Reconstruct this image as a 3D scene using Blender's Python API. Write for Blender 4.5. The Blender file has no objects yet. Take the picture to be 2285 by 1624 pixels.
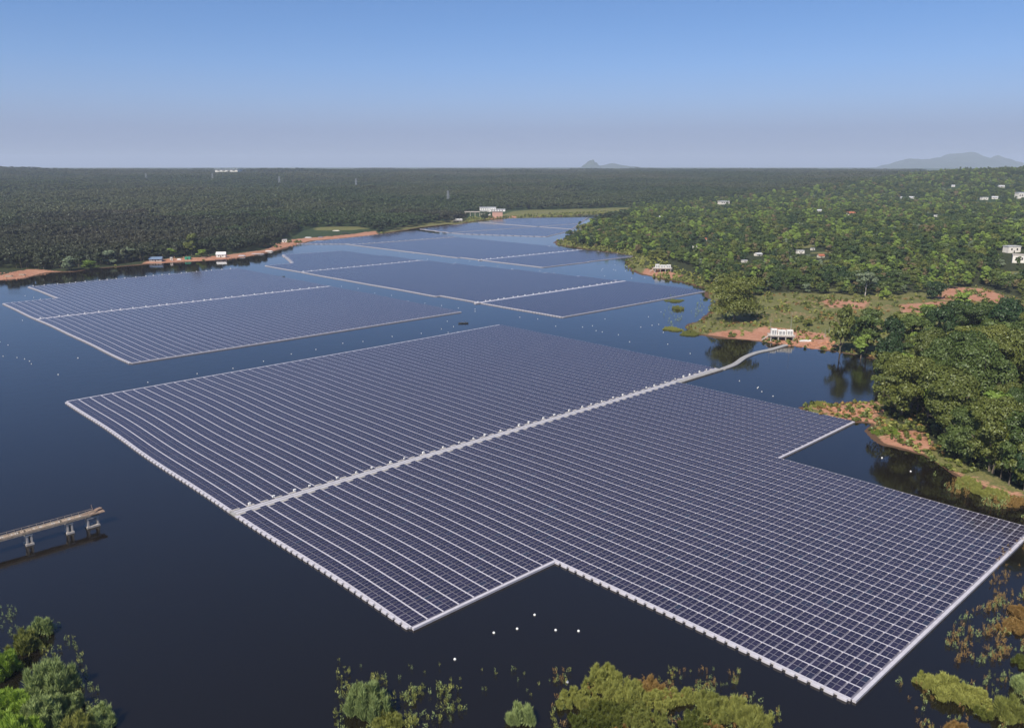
import bpy, math, random
import numpy as np
from mathutils import Vector, Matrix
random.seed(7); RNG = np.random.default_rng(7)
R = math.radians
S = bpy.context.scene
C = S.collection

# ------------------------------------------------------------------ camera
H = 100.0                                   # drone height above the lake
F_D = 1834.0; CXD, CYD, HZD = 1142.5, 812.0, 370.0
PITCH = math.atan((CYD - HZD) / F_D)
cam_d = bpy.data.cameras.new("camera"); cam = bpy.data.objects.new("camera", cam_d); C.objects.link(cam)
cam.location = (0, 0, H); cam.rotation_euler = (R(90) - PITCH, 0, 0)
cam_d.sensor_width = 36; cam_d.lens = 36 * F_D / 2285; cam_d.clip_start = 1; cam_d.clip_end = 60000
S.camera = cam

# ------------------------------------------------------------------ sky and sun
SUN_EL = R(47); SUN_AZ = math.atan2(-0.87, -0.50)        # direction towards the sun (x, y)
sun_dir = Vector((math.cos(SUN_EL) * math.cos(SUN_AZ), math.cos(SUN_EL) * math.sin(SUN_AZ), math.sin(SUN_EL)))
W = bpy.data.worlds.new("World"); S.world = W; W.use_nodes = True
nt = W.node_tree; bg = nt.nodes["Background"]
sky = nt.nodes.new("ShaderNodeTexSky"); sky.sky_type = 'NISHITA'; sky.sun_disc = False
sky.sun_elevation = SUN_EL; sky.sun_rotation = math.atan2(sun_dir.x, sun_dir.y)
sky.altitude = 800; sky.air_density = 0.7; sky.dust_density = 0.0; sky.ozone_density = 3.0
hsv = nt.nodes.new("ShaderNodeHueSaturation"); hsv.inputs['Saturation'].default_value = 1.32
gam = nt.nodes.new("ShaderNodeGamma"); gam.inputs[1].default_value = .72; tint = nt.nodes.new("ShaderNodeMixRGB"); tint.blend_type = 'MULTIPLY'; tint.inputs[0].default_value = 1
tint.inputs[2].default_value = (.94, .95, 1.10, 1)
nt.links.new(sky.outputs[0], gam.inputs[0]); nt.links.new(gam.outputs[0], hsv.inputs['Color']); nt.links.new(hsv.outputs[0], tint.inputs[1]); tc = nt.nodes.new("ShaderNodeTexCoord"); sx = nt.nodes.new("ShaderNodeSeparateXYZ"); nt.links.new(tc.outputs['Generated'], sx.inputs[0])
smog = nt.nodes.new("ShaderNodeValToRGB"); e = smog.color_ramp.elements; e[0].position = 0.0; e[0].color = (.96,) * 3 + (1,); e[1].position = .15; e[1].color = (0, 0, 0, 1)
for p_, v_ in ((.04, .82), (.075, .38), (.11, .10)): q_ = e.new(p_); q_.color = (v_, v_, v_, 1)
low = nt.nodes.new("ShaderNodeMixRGB"); low.inputs[2].default_value = (1.52, 1.86, 2.88, 1)     # dust-laden air low over the land, the same all round
nt.links.new(sx.outputs['Z'], smog.inputs[0]); nt.links.new(smog.outputs[0], low.inputs[0]); nt.links.new(tint.outputs[0], low.inputs[1]); nt.links.new(low.outputs[0], bg.inputs[0])
bg.inputs[1].default_value = 0.138
sun_l = bpy.data.lights.new("sun", 'SUN'); sun_l.energy = 5.0; sun_l.angle = R(0.53); sun_l.color = (1.0, 0.90, 0.75)
sun = bpy.data.objects.new("sun", sun_l); C.objects.link(sun); sun.rotation_euler = (-sun_dir).to_track_quat('-Z', 'Y').to_euler()
sun.location = (-300, -400, 500)
S.view_settings.view_transform = 'Standard'; S.view_settings.look = 'None'
S.view_settings.exposure = 0.35; S.view_settings.gamma = 1.0; S.view_settings.use_curve_mapping = False
S.render.engine = 'CYCLES'
S.cycles.max_bounces = 6; S.cycles.diffuse_bounces = 2; S.cycles.glossy_bounces = 3; S.cycles.transmission_bounces = 3
S.cycles.volume_bounces = 1; S.cycles.use_denoising = True; S.cycles.caustics_reflective = False; S.cycles.caustics_refractive = False

# ------------------------------------------------------------------ helpers
def D(x, y, z=0.0):
    """a direction seen from the drone, met with the level z"""
    dx = (x - CXD) / F_D; dy = -(y - CYD) / F_D
    vy = math.cos(PITCH) + dy * math.sin(PITCH); vz = -math.sin(PITCH) + dy * math.cos(PITCH)
    t = (z - H) / vz
    return dx * t, vy * t

def tag(o, label=None, cat=None, group=None, kind=None):
    if label: o['label'] = label
    if cat: o['category'] = cat
    if group: o['group'] = group
    if kind: o['kind'] = kind
    return o

def thing(name, label, cat, loc=(0, 0, 0), rz=0.0, group=None, scale=1.0):
    o = bpy.data.objects.new(name, None); C.objects.link(o)
    o.location = loc; o.rotation_euler = (0, 0, rz); o.scale = (scale,) * 3; o.empty_display_size = 0.5
    return tag(o, label, cat, group)

class MB:
    def __init__(s): s.v = []; s.f = []
    def quad(s, a, b, c, d):
        n = len(s.v); s.v += [a, b, c, d]; s.f.append((n, n + 1, n + 2, n + 3))
    def hexa(s, p):                                           # 4 bottom (ccw) + 4 top
        n = len(s.v); s.v += [tuple(q) for q in p]
        for f in ((3, 2, 1, 0), (4, 5, 6, 7), (0, 1, 5, 4), (1, 2, 6, 5), (2, 3, 7, 6), (3, 0, 4, 7)):
            s.f.append(tuple(n + i for i in f))
    def box(s, cx, cy, z0, sx, sy, sz, rz=0.0, taper=1.0):
        c, sn = math.cos(rz), math.sin(rz); P = []
        for z, k in ((z0, 1.0), (z0 + sz, taper)):
            for a, b in ((-1, -1), (1, -1), (1, 1), (-1, 1)):
                x, y = a * sx / 2 * k, b * sy / 2 * k
                P.append((cx + x * c - y * sn, cy + x * sn + y * c, z))
        s.hexa(P)
    def bar(s, p, q, w, h=None, n=4, r2=None):
        p, q = Vector(p), Vector(q); d = (q - p)
        if d.length < 1e-6: return
        d.normalize(); up = Vector((0, 0, 1)) if abs(d.z) < .95 else Vector((1, 0, 0))
        a = d.cross(up).normalized(); b = a.cross(d).normalized(); h = h or w; k2 = 1.0 if r2 is None else r2 / w
        base = len(s.v)
        for pt, k in ((p, 1.0), (q, k2)):
            for i in range(n):
                t = 2 * math.pi * (i + .5) / n; sc = .7071 if n == 4 else .5
                s.v.append(tuple(pt + a * math.cos(t) * w * sc * k + b * math.sin(t) * h * sc * k))
        for i in range(n):
            j = (i + 1) % n; s.f.append((base + i, base + n + i, base + n + j, base + j))
        s.f.append(tuple(base + i for i in range(n))); s.f.append(tuple(base + n + i for i in reversed(range(n))))
    def ball(s, c, r, seg=10, rings=6, sz=1.0):
        b = len(s.v); s.v.append((c[0], c[1], c[2] + r * sz))
        for i in range(1, rings):
            t = math.pi * i / rings
            for j in range(seg):
                u = 2 * math.pi * j / seg; s.v.append((c[0] + r * math.sin(t) * math.cos(u), c[1] + r * math.sin(t) * math.sin(u), c[2] + r * sz * math.cos(t)))
        s.v.append((c[0], c[1], c[2] - r * sz)); last = len(s.v) - 1
        for j in range(seg):
            k = (j + 1) % seg; s.f.append((b, b + 1 + j, b + 1 + k))
            for i in range(rings - 2): s.f.append((b + 1 + i * seg + j, b + 1 + (i + 1) * seg + j, b + 1 + (i + 1) * seg + k, b + 1 + i * seg + k))
            s.f.append((last, b + 1 + (rings - 2) * seg + k, b + 1 + (rings - 2) * seg + j))
    def mesh(s, name, mat=None):
        m = bpy.data.meshes.new(name); m.from_pydata(s.v, [], s.f); m.polygons.foreach_set('use_smooth', np.zeros(len(s.f), bool)); m.update()
        if mat: m.materials.append(mat)
        return m
    def build(s, name, mat, parent=None, **kw):
        o = bpy.data.objects.new(name, s.mesh(name, mat)); C.objects.link(o)
        if parent: o.parent = parent
        return tag(o, **kw)

def np_mesh(name, V, Q, mat, uv=None, col=None, smooth=False):
    """numpy verts (n,3), quads (m,4)"""
    m = bpy.data.meshes.new(name); V = np.asarray(V, np.float32); Q = np.asarray(Q, np.int32)
    m.vertices.add(len(V)); m.vertices.foreach_set("co", V.ravel())
    m.loops.add(Q.size); m.loops.foreach_set("vertex_index", Q.ravel())
    m.polygons.add(len(Q)); m.polygons.foreach_set("loop_start", np.arange(0, Q.size, Q.shape[1], dtype=np.int32))
    m.polygons.foreach_set("loop_total", np.full(len(Q), Q.shape[1], np.int32))
    m.polygons.foreach_set("use_smooth", np.full(len(Q), smooth))
    m.update(calc_edges=True)
    if uv is not None:
        l = m.uv_layers.new(name="UVMap"); l.data.foreach_set("uv", np.asarray(uv, np.float32).ravel())
    if col is not None:
        for k, arr in col.items():
            a = m.attributes.new(k, 'FLOAT', 'POINT'); a.data.foreach_set("value", np.asarray(arr, np.float32))
    m.materials.append(mat); return m

def link_mesh(name, mesh, parent=None, loc=None, **kw):
    o = bpy.data.objects.new(name, mesh); C.objects.link(o)
    if parent: o.parent = parent
    if loc: o.location = loc
    return tag(o, **kw)

# ------------------------------------------------------------------ materials
class NT:
    def __init__(s, name):
        s.m = bpy.data.materials.new(name); s.m.use_nodes = True; s.t = s.m.node_tree
        s.b = s.t.nodes["Principled BSDF"]; s.out = s.t.nodes["Material Output"]
    def n(s, typ, **kw):
        x = s.t.nodes.new(typ)
        for k, v in kw.items():
            if k in x.inputs: x.inputs[k].default_value = v
            else: setattr(x, k, v)
        return x
    def l(s, a, b): s.t.links.new(a, b)
    def ramp(s, fac, stops):
        r = s.n("ShaderNodeValToRGB"); e = r.color_ramp.elements
        while len(e) < len(stops): e.new(.5)
        for i, (p, c) in enumerate(stops): e[i].position = p; e[i].color = (*c, 1)
        s.l(fac, r.inputs[0]); return r.outputs[0]
    def noise(s, scale, detail=3, vec=None, rough=.55):
        x = s.n("ShaderNodeTexNoise"); x.inputs['Scale'].default_value = scale; x.inputs['Detail'].default_value = detail; x.inputs['Roughness'].default_value = rough
        if vec is not None: s.l(vec, x.inputs['Vector'])
        return x.outputs[0]
    def mix(s, f, a, b, mode='MIX'):
        x = s.n("ShaderNodeMixRGB", blend_type=mode)
        for i, v in ((0, f), (1, a), (2, b)):
            if isinstance(v, (int, float)): x.inputs[i].default_value = v
            elif isinstance(v, tuple): x.inputs[i].default_value = (*v, 1)
            else: s.l(v, x.inputs[i])
        return x.outputs[0]
    def math(s, op, a, b=None, clamp=False):
        x = s.n("ShaderNodeMath", operation=op, use_clamp=clamp)
        for i, v in ((0, a), (1, b)):
            if v is None: continue
            if isinstance(v, (int, float)): x.inputs[i].default_value = v
            else: s.l(v, x.inputs[i])
        return x.outputs[0]

def simple(name, col, rough=.7, var=.25, scale=1.5, metal=0.0, spec=.3):
    k = NT(name); pos = k.n("ShaderNodeTexCoord").outputs['Object']; n = k.noise(scale, 4, pos)
    a = tuple(c * (1 - var) for c in col); b = tuple(min(1, c * (1 + var)) for c in col)
    k.l(k.ramp(n, [(.3, a), (.7, b)]), k.b.inputs['Base Color'])
    k.b.inputs['Roughness'].default_value = rough; k.b.inputs['Metallic'].default_value = metal; k.b.inputs['Specular IOR Level'].default_value = spec
    return k.m

def leaf_mat(name, c1, c2, trans=.12, world_var=None):
    """c1..c2: range of leaf colour, between individuals and within a crown"""
    k = NT(name); rnd = k.n("ShaderNodeObjectInfo").outputs['Random']; isl = k.n("ShaderNodeNewGeometry")
    pos = isl.outputs['Position']; n = k.noise(.35, 2, pos)
    f = k.math('ADD', k.math('MULTIPLY', rnd, .5), k.math('ADD', k.math('MULTIPLY', isl.outputs['Random Per Island'], .3), k.math('MULTIPLY', n, .35)), clamp=False)
    f = k.math('SUBTRACT', f, .08, clamp=True)
    col = k.ramp(f, [(0.0, c1), (1.0, c2)])
    if world_var:
        big = k.noise(world_var[0], 3, pos)
        col = k.mix(k.ramp(big, [(.44, (0, 0, 0)), (.64, (1, 1, 1))]), col, world_var[1])
    d = k.n("ShaderNodeBsdfDiffuse"); t = k.n("ShaderNodeBsdfTranslucent"); k.l(col, d.inputs[0])
    k.l(k.mix(.5, col, (.9, 1.0, .35), 'MULTIPLY'), t.inputs[0])
    mx = k.n("ShaderNodeMixShader"); mx.inputs[0].default_value = trans; k.l(d.outputs[0], mx.inputs[1]); k.l(t.outputs[0], mx.inputs[2])
    g = k.n("ShaderNodeBsdfGlossy"); g.inputs['Roughness'].default_value = .5; g.inputs[0].default_value = (.8, .9, .8, 1)
    m2 = k.n("ShaderNodeMixShader"); m2.inputs[0].default_value = .035; k.l(mx.outputs[0], m2.inputs[1]); k.l(g.outputs[0], m2.inputs[2])
    k.l(m2.outputs[0], k.out.inputs[0]); return k.m

M = {}
M['leaf_dark'] = leaf_mat('leaf_dark', (.014, .036, .012), (.045, .080, .022))
M['leaf_mid'] = leaf_mat('leaf_mid', (.030, .060, .014), (.100, .135, .030))
M['leaf_olive'] = leaf_mat('leaf_olive', (.055, .078, .014), (.165, .180, .038))
M['leaf_bright'] = leaf_mat('leaf_bright', (.09, .15, .025), (.24, .33, .055))
M['leaf_brown'] = leaf_mat('leaf_brown', (.11, .09, .045), (.19, .15, .07))
M['leaf_silver'] = leaf_mat('leaf_silver', (.10, .14, .08), (.20, .24, .15))
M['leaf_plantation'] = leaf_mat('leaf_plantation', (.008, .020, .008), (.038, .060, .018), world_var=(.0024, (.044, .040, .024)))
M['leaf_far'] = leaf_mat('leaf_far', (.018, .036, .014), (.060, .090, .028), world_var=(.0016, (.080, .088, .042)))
M['leaf_marsh'] = leaf_mat('leaf_marsh', (.11, .135, .032), (.37, .38, .10))
M['leaf_reed'] = leaf_mat('leaf_reed', (.16, .22, .08), (.40, .48, .19))
M['leaf_lush'] = leaf_mat('leaf_lush', (.13, .22, .03), (.34, .48, .07), trans=.2)
M['leaf_rust'] = leaf_mat('leaf_rust', (.17, .095, .030), (.36, .24, .085))
M['bark'] = simple('bark', (.16, .13, .10), .9)
M['bark_pale'] = simple('bark_pale', (.42, .39, .34), .85)
M['white_paint'] = simple('white_paint', (.78, .78, .76), .5, .05, .6)
M['white_wall'] = simple('white_wall', (.66, .64, .60), .8, .12, .4)
M['cream_wall'] = simple('cream_wall', (.58, .52, .42), .8, .12, .4)
M['pink_wall'] = simple('pink_wall', (.46, .28, .23), .85, .15, .2)
M['concrete'] = simple('concrete', (.42, .39, .36), .85, .25, .8)
M['concrete_dark'] = simple('concrete_dark', (.22, .19, .17), .9, .3, .8)
M['beam_brown'] = simple('beam_brown', (.30, .25, .20), .9, .35, 1.2)
M['steel'] = simple('steel', (.45, .46, .48), .45, .1, 1, .6)
M['steel_dark'] = simple('steel_dark', (.05, .05, .055), .5, .2, 1, .3)
M['roof_tin'] = simple('roof_tin', (.62, .63, .64), .4, .12, .5, .3)
M['roof_red'] = simple('roof_red', (.34, .12, .07), .8, .25, .8)
M['roof_blue'] = simple('roof_blue', (.14, .20, .30), .5, .15, .8)
M['glass_dark'] = simple('glass_dark', (.02, .025, .03), .1, .1, 1, 0, .5)
M['tarp_green'] = simple('tarp_green', (.05, .30, .20), .6, .2)
M['tarp_white'] = simple('tarp_white', (.70, .70, .70), .6, .15)
M['rust'] = simple('rust', (.24, .17, .13), .85, .45, 1.2)
M['plank'] = simple('plank', (.34, .27, .21), .85, .35, 2.5)
M['float'] = simple('float', (.48, .47, .52), .45, .10, .7)
M['float_grey'] = simple('float_grey', (.20, .195, .25), .55, .15, .7)
M['float_base'] = simple('float_base', (.12, .12, .15), .6, .2, .7)
M['float_worn'] = simple('float_worn', (.36, .345, .33), .6, .25, 1.1)
M['bridge_float'] = simple('bridge_float', (.30, .30, .30), .6, .12, .7)
M['boat_hull'] = simple('boat_hull', (.05, .06, .07), .5, .2)
M['cloth_dark'] = simple('cloth_dark', (.03, .035, .06), .9, .2)
M['cloth_orange'] = simple('cloth_orange', (.45, .16, .04), .9, .2)
M['skin'] = simple('skin', (.30, .17, .11), .7, .1)
M['soil_heap'] = simple('soil_heap', (.36, .18, .11), .95, .3, .5)

def panel_mat():
    k = NT('solar_panel'); uv = k.n("ShaderNodeUVMap").outputs[0]; sp = k.n("ShaderNodeSeparateXYZ"); k.l(uv, sp.inputs[0])
    def edge(x, w):                                      # 1 within w of 0 or 1
        return k.math('GREATER_THAN', k.math('ABSOLUTE', k.math('SUBTRACT', x, .5)), .5 - w)
    def mid(x, w): return k.math('LESS_THAN', k.math('ABSOLUTE', k.math('SUBTRACT', x, .5)), w)
    X, Y = sp.outputs[0], sp.outputs[1]
    frame = k.math('MAXIMUM', edge(X, .016), edge(Y, .030))
    cells = k.math('MAXIMUM', k.math('LESS_THAN', k.math('FRACT', k.math('MULTIPLY', X, 12)), .05), k.math('LESS_THAN', k.math('FRACT', k.math('MULTIPLY', Y, 6)), .05))
    g = k.n("ShaderNodeNewGeometry"); r = k.math('FRACT', k.math('ADD', g.outputs['Random Per Island'], k.n("ShaderNodeObjectInfo").outputs['Random']))
    big = k.noise(.02, 2, g.outputs['Position'])
    base = k.ramp(r, [(0, (.0140, .0115, .0280)), (.55, (.0180, .0150, .0360)), (.93, (.0240, .0190, .0430)), (1, (.018, .026, .050))])
    base = k.mix(k.math('MULTIPLY', big, .3), base, (.020, .018, .050))
    col = k.mix(k.math('MULTIPLY', cells, .25), base, (.07, .07, .11))
    col = k.mix(k.math('MULTIPLY', mid(X, .012), .6), col, (.17, .165, .21))
    col = k.mix(frame, col, (.26, .25, .30))
    k.l(col, k.b.inputs['Base Color']); k.b.inputs['Roughness'].default_value = .16; k.b.inputs['IOR'].default_value = 1.50
    return k.m
M['panel'] = panel_mat()

def water_mat():
    k = NT('lake_water'); g = k.n("ShaderNodeNewGeometry").outputs['Position']
    calm = k.ramp(k.noise(.006, 3, g), [(.42, (.15,) * 3), (.62, (1,) * 3)])
    n1 = k.noise(.9, 3, g); n2 = k.noise(.16, 2, g)
    hgt = k.math('ADD', k.math('MULTIPLY', n1, .5), n2)
    b = k.n("ShaderNodeBump"); b.inputs['Distance'].default_value = .10; k.l(hgt, b.inputs['Height'])
    k.l(k.math('MULTIPLY', calm, .60), b.inputs['Strength']); k.l(b.outputs[0], k.b.inputs['Normal'])
    k.l(k.mix(k.noise(.01, 2, g), (.0065, .0055, .0040), (.0095, .0070, .0045)), k.b.inputs['Base Color'])
    k.l(k.math('ADD', k.math('MULTIPLY', calm, .07), .035), k.b.inputs['Roughness']); k.b.inputs['IOR'].default_value = 1.47
    return k.m
M['water'] = water_mat()

def ground_mat():
    k = NT('ground_soil_grass'); g = k.n("ShaderNodeNewGeometry").outputs['Position']
    at = lambda n: k.n("ShaderNodeAttribute", attribute_name=n).outputs['Fac']
    n1 = k.noise(.05, 5, g, .65); n2 = k.noise(.4, 4, g, .65); n3 = k.noise(1.3, 3, g, .7)
    under = k.ramp(n2, [(.3, (.018, .026, .012)), (.7, (.050, .055, .028))])
    far = k.ramp(n1, [(.3, (.020, .042, .018)), (.7, (.050, .078, .030))])
    under = k.mix(at('far'), under, far)
    grass = k.ramp(n1, [(.30, (.060, .085, .024)), (.48, (.120, .130, .042)), (.60, (.165, .150, .065)), (.72, (.19, .13, .075))])
    grass = k.mix(.45, grass, k.ramp(n2, [(.3, (.05, .08, .02)), (.7, (.19, .17, .08))])); grass = k.mix(.5, grass, k.ramp(n3, [(.35, (.045, .065, .018)), (.6, (.20, .19, .08)), (.75, (.26, .19, .10))]))
    red = k.ramp(n2, [(.25, (.20, .075, .042)), (.5, (.33, .14, .085)), (.75, (.44, .25, .17))])
    red = k.mix(.35, red, k.ramp(n3, [(.3, (.16, .065, .035)), (.7, (.52, .34, .25))])); red = k.mix(.30, red, k.ramp(n1, [(.3, (.28, .12, .07)), (.7, (.52, .34, .25))]))
    fs = lambda a, w: k.ramp(k.math('ADD', a, k.math('MULTIPLY', k.math('SUBTRACT', n2, .5), w)), [(.42, (0,) * 3), (.58, (1,) * 3)])
    col = k.mix(fs(at('grass'), .8), under, grass)
    col = k.mix(fs(at('soil'), 1.0), col, red)
    col = k.mix(fs(at('wet'), .5), col, (.10, .060, .038))
    k.l(col, k.b.inputs['Base Color']); k.b.inputs['Roughness'].default_value = .95; k.b.inputs['Specular IOR Level'].default_value = .1
    bp = k.n("ShaderNodeBump"); bp.inputs['Distance'].default_value = .6; bp.inputs['Strength'].default_value = .5; k.l(n2, bp.inputs['Height']); k.l(bp.outputs[0], k.b.inputs['Normal'])
    return k.m
M['ground'] = ground_mat()

# ------------------------------------------------------------------ terrain
def Dp(pts, z=0.0): return [D(x, y, z) for x, y in pts]
LAKE = [(-2500, 640), (-1100, 690)] + Dp([(-60, 632), (0, 627), (60, 622), (110, 609), (165, 607), (228, 599), (330, 590), (420, 585), (500, 581), (560, 573), (620, 560),
    (660, 548), (700, 538), (760, 533), (830, 526), (880, 518), (940, 508), (1000, 501), (1020, 502), (1060, 494), (1110, 489), (1200, 486), (1300, 480), (1390, 476),
    (1400, 479), (1345, 487), (1320, 496), (1285, 507), (1300, 514), (1270, 520), (1290, 527), (1240, 539), (1237, 546), (1300, 556), (1385, 567), (1415, 576), (1392, 584),
    (1400, 600), (1420, 611), (1470, 622), (1530, 632), (1572, 645), (1570, 662), (1588, 676), (1582, 695), (1568, 712), (1535, 722), (1525, 733), (1560, 748), (1620, 756),
    (1665, 760), (1700, 764), (1745, 770), (1800, 779), (1850, 784), (1900, 792), (1975, 806), (2010, 840), (1990, 880), (1950, 894), (1880, 901), (1800, 902), (1775, 907),
    (1800, 921), (1880, 938), (1940, 946), (1935, 962), (1950, 980), (1965, 992), (2010, 1003), (2055, 1016), (2075, 1030), (2130, 1062), (2200, 1092), (2290, 1132), (2420, 1185)]) \
    + [(300, 235), (420, 160), (520, -60), (200, -300), (-60, -200), (-62, 60)] + Dp([(60, 1760), (20, 1640), (-20, 1520), (-90, 1400)]) + [(-170, 130), (-400, 60), (-2500, 0)]
LP = np.array(LAKE)
def poly_sd(X, Y, P):
    """signed distance, positive outside P"""
    X = np.asarray(X, float); Y = np.asarray(Y, float); d = np.full(X.shape, 1e18); ins = np.zeros(X.shape, bool); n = len(P)
    for i in range(n):
        ax, ay = P[i]; bx, by = P[(i + 1) % n]; ex, ey = bx - ax, by - ay
        t = np.clip(((X - ax) * ex + (Y - ay) * ey) / (ex * ex + ey * ey + 1e-9), 0, 1)
        d = np.minimum(d, (X - ax - t * ex) ** 2 + (Y - ay - t * ey) ** 2)
        c = (ay > Y) != (by > Y)
        if ey != 0: ins ^= c & (X < ex * (Y - ay) / ey + ax)
    d = np.sqrt(d); return np.where(ins, -d, d)
def vn(X, Y, s, seed=0):                                      # smooth sum-of-sines noise, about -1..1
    r = np.random.default_rng(seed); o = np.zeros(np.shape(X))
    for i in range(7):
        a = r.uniform(0, 6.28); f = 6.28 / s * r.uniform(.5, 1.8); o = o + np.sin((X * math.cos(a) + Y * math.sin(a)) * f + r.uniform(0, 6.28)) / 7 * 1.6
    return o
SS = lambda t: (lambda q: q * q * (3 - 2 * q))(np.clip(t, 0, 1))
def height(X, Y, sd=None):
    X = np.asarray(X, float); Y = np.asarray(Y, float)
    if sd is None: sd = poly_sd(X, Y, LP)
    sd = sd + 2.2 * vn(X, Y, 26, 3) * np.clip(np.hypot(X, Y) / 400, .3, 1.5)
    r = np.hypot(X, Y); inl = SS(sd / 450)
    h = np.where(sd < 0, np.maximum(-3, sd * .22), .02 + np.minimum(sd, 60) * .055)
    ri = 60 * SS((r - 700) / 4800) + 7 * vn(X, Y, 700, 5) * SS((r - 900) / 1500)
    mound = 62 * np.exp(-(((X - 1980) / 620) ** 2 + ((Y - 2450) / 900) ** 2)) + 16 * np.exp(-(((X - 560) / 260) ** 2 + ((Y - 800) / 330) ** 2)) + 20 * np.exp(-(((X + 2650) / 520) ** 2 + ((Y - 4000) / 600) ** 2)) + 15 * np.exp(-(((X + 1250) / 260) ** 2 + ((Y - 4600) / 400) ** 2))
    return h + inl * (ri * (1 + .0) + mound + 2.0 * vn(X, Y, 160, 8))
def hz(x, y): return float(height(np.array([x]), np.array([y]))[0])
def G(px, py):
    """where the line of sight meets the ground"""
    t = np.concatenate([np.linspace(90, 900, 500), np.linspace(905, 7000, 1500)])
    dx = (px - CXD) / F_D; dy = -(py - CYD) / F_D
    vy = math.cos(PITCH) + dy * math.sin(PITCH); vz = -math.sin(PITCH) + dy * math.cos(PITCH)
    X, Y, Z = dx * t, vy * t, H + vz * t; h = np.maximum(height(X, Y), 0)
    k = np.argmax(Z <= h); k = k if (Z <= h).any() else len(t) - 1
    return float(X[k]), float(Y[k]), float(h[k])

def opening(X, Y):                                            # small fields and gardens among the trees
    return vn(X * .8, Y, 150, 55) + .35 * vn(X, Y, 46, 56) - .78
def build_ground():
    rr = np.concatenate([np.exp(np.linspace(math.log(70), math.log(1600), 470)), np.exp(np.linspace(math.log(1630), math.log(26000), 110))])
    th = np.linspace(R(-47), R(47), 520)
    Rr, T = np.meshgrid(rr, th, indexing='ij'); X = Rr * np.sin(T); Y = Rr * np.cos(T) - 20
    X = X.ravel(); Y = Y.ravel(); sd = poly_sd(X, Y, LP); Z = height(X, Y, sd)
    Z = np.where(np.hypot(X, Y) > 7000, Z - (np.hypot(X, Y) - 7000) * .0006, Z)
    n, m = Rr.shape; I = np.arange(n * m).reshape(n, m)
    Q = np.stack([I[:-1, :-1], I[:-1, 1:], I[1:, 1:], I[1:, :-1]], -1).reshape(-1, 4)
    def mask(polys, soft):
        o = np.zeros(len(X))
        for P in polys: o = np.maximum(o, np.clip(.5 - poly_sd(X, Y, np.array(P)) / soft, 0, 1))
        return o
    gp = lambda pts: [G(x, y)[:2] for x, y in pts]
    soil = mask([gp([(-90, 640), (-90, 594), (60, 599), (140, 606), (150, 614), (60, 632)]), gp([(300, 600), (330, 580), (500, 570), (590, 558), (640, 535), (670, 512), (740, 514), (840, 516), (850, 530), (700, 545), (600, 575), (500, 588), (400, 594)]),
                 gp([(1690, 766), (1665, 745), (1700, 728), (1790, 738), (1850, 748), (1850, 790), (1780, 785)]), gp([(1790, 903), (1900, 898), (1960, 885), (1960, 950), (1880, 940)]),
                 gp([(1950, 985), (2010, 960), (2050, 965), (2080, 1000), (2050, 1020)]), gp([(2120, 1050), (2200, 1080), (2285, 1110), (2285, 1130), (2180, 1090)]),
                 gp([(1440, 600), (1500, 590), (1540, 612), (1500, 622), (1430, 612)]), gp([(2120, 640), (2200, 645), (2300, 690), (2290, 700), (2200, 672), (2080, 668)]), gp([(2010, 680), (2110, 672), (2120, 690), (2010, 700)]),
                 gp([(1830, 668), (1940, 672), (1930, 690), (1850, 686)]), gp([(1080, 490), (1120, 470), (1160, 478), (1150, 488)]), gp([(1560, 748), (1640, 735), (1690, 745), (1690, 762), (1620, 757)])], 14)
    fld = mask([gp([(1530, 640), (1600, 655), (1700, 655), (1850, 655), (2000, 655), (2180, 640), (2300, 680), (2300, 760), (2150, 800), (1990, 790), (1860, 770), (1700, 768), (1560, 752), (1520, 730), (1580, 700)])], 40)
    gr2 = mask([gp([(700, 509), (740, 506), (800, 506), (825, 511), (780, 514), (705, 515)]), gp([(850, 520), (900, 505), (1000, 492), (1080, 484), (1060, 494), (1000, 502), (900, 516)]),
                gp([(1100, 488), (1150, 470), (1400, 463), (1410, 474), (1300, 481), (1200, 487)])], 30)
    rn = np.hypot(X, Y)
    shore = np.clip(1 - np.abs(sd - 6) / np.clip(rn * .03, 9, 30), 0, 1) * (X > -150)
    soil = np.where((sd < 30) | (fld > 0), soil, soil * .0)
    soil = np.maximum(soil, .40 * fld * (vn(X, Y, 45, 21) > .15))
    opn = np.clip(opening(X, Y) * 6, 0, 1) * (sd > 70) * (X > 150)
    soil = np.maximum(soil, .45 * opn * (vn(X, Y, 90, 57) > .5)); grass = np.maximum.reduce([fld, gr2, shore, opn])
    wet = np.clip(1.1 - sd / np.clip(rn * .010, 1.2, 8), 0, 1) * (sd > -30)
    far = SS((rn - 700) / 900)
    me = np_mesh('ground', np.stack([X, Y, Z], -1), Q, M['ground'], col=dict(soil=soil, grass=grass, wet=wet, far=far), smooth=True)
    link_mesh('ground', me, kind='structure')
build_ground()
w = MB(); w.quad((-3000, -400, 0), (1500, -400, 0), (1500, 2200, 0), (-3000, 2200, 0)); w.build('lake_water', M['water'], kind='structure')
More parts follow.
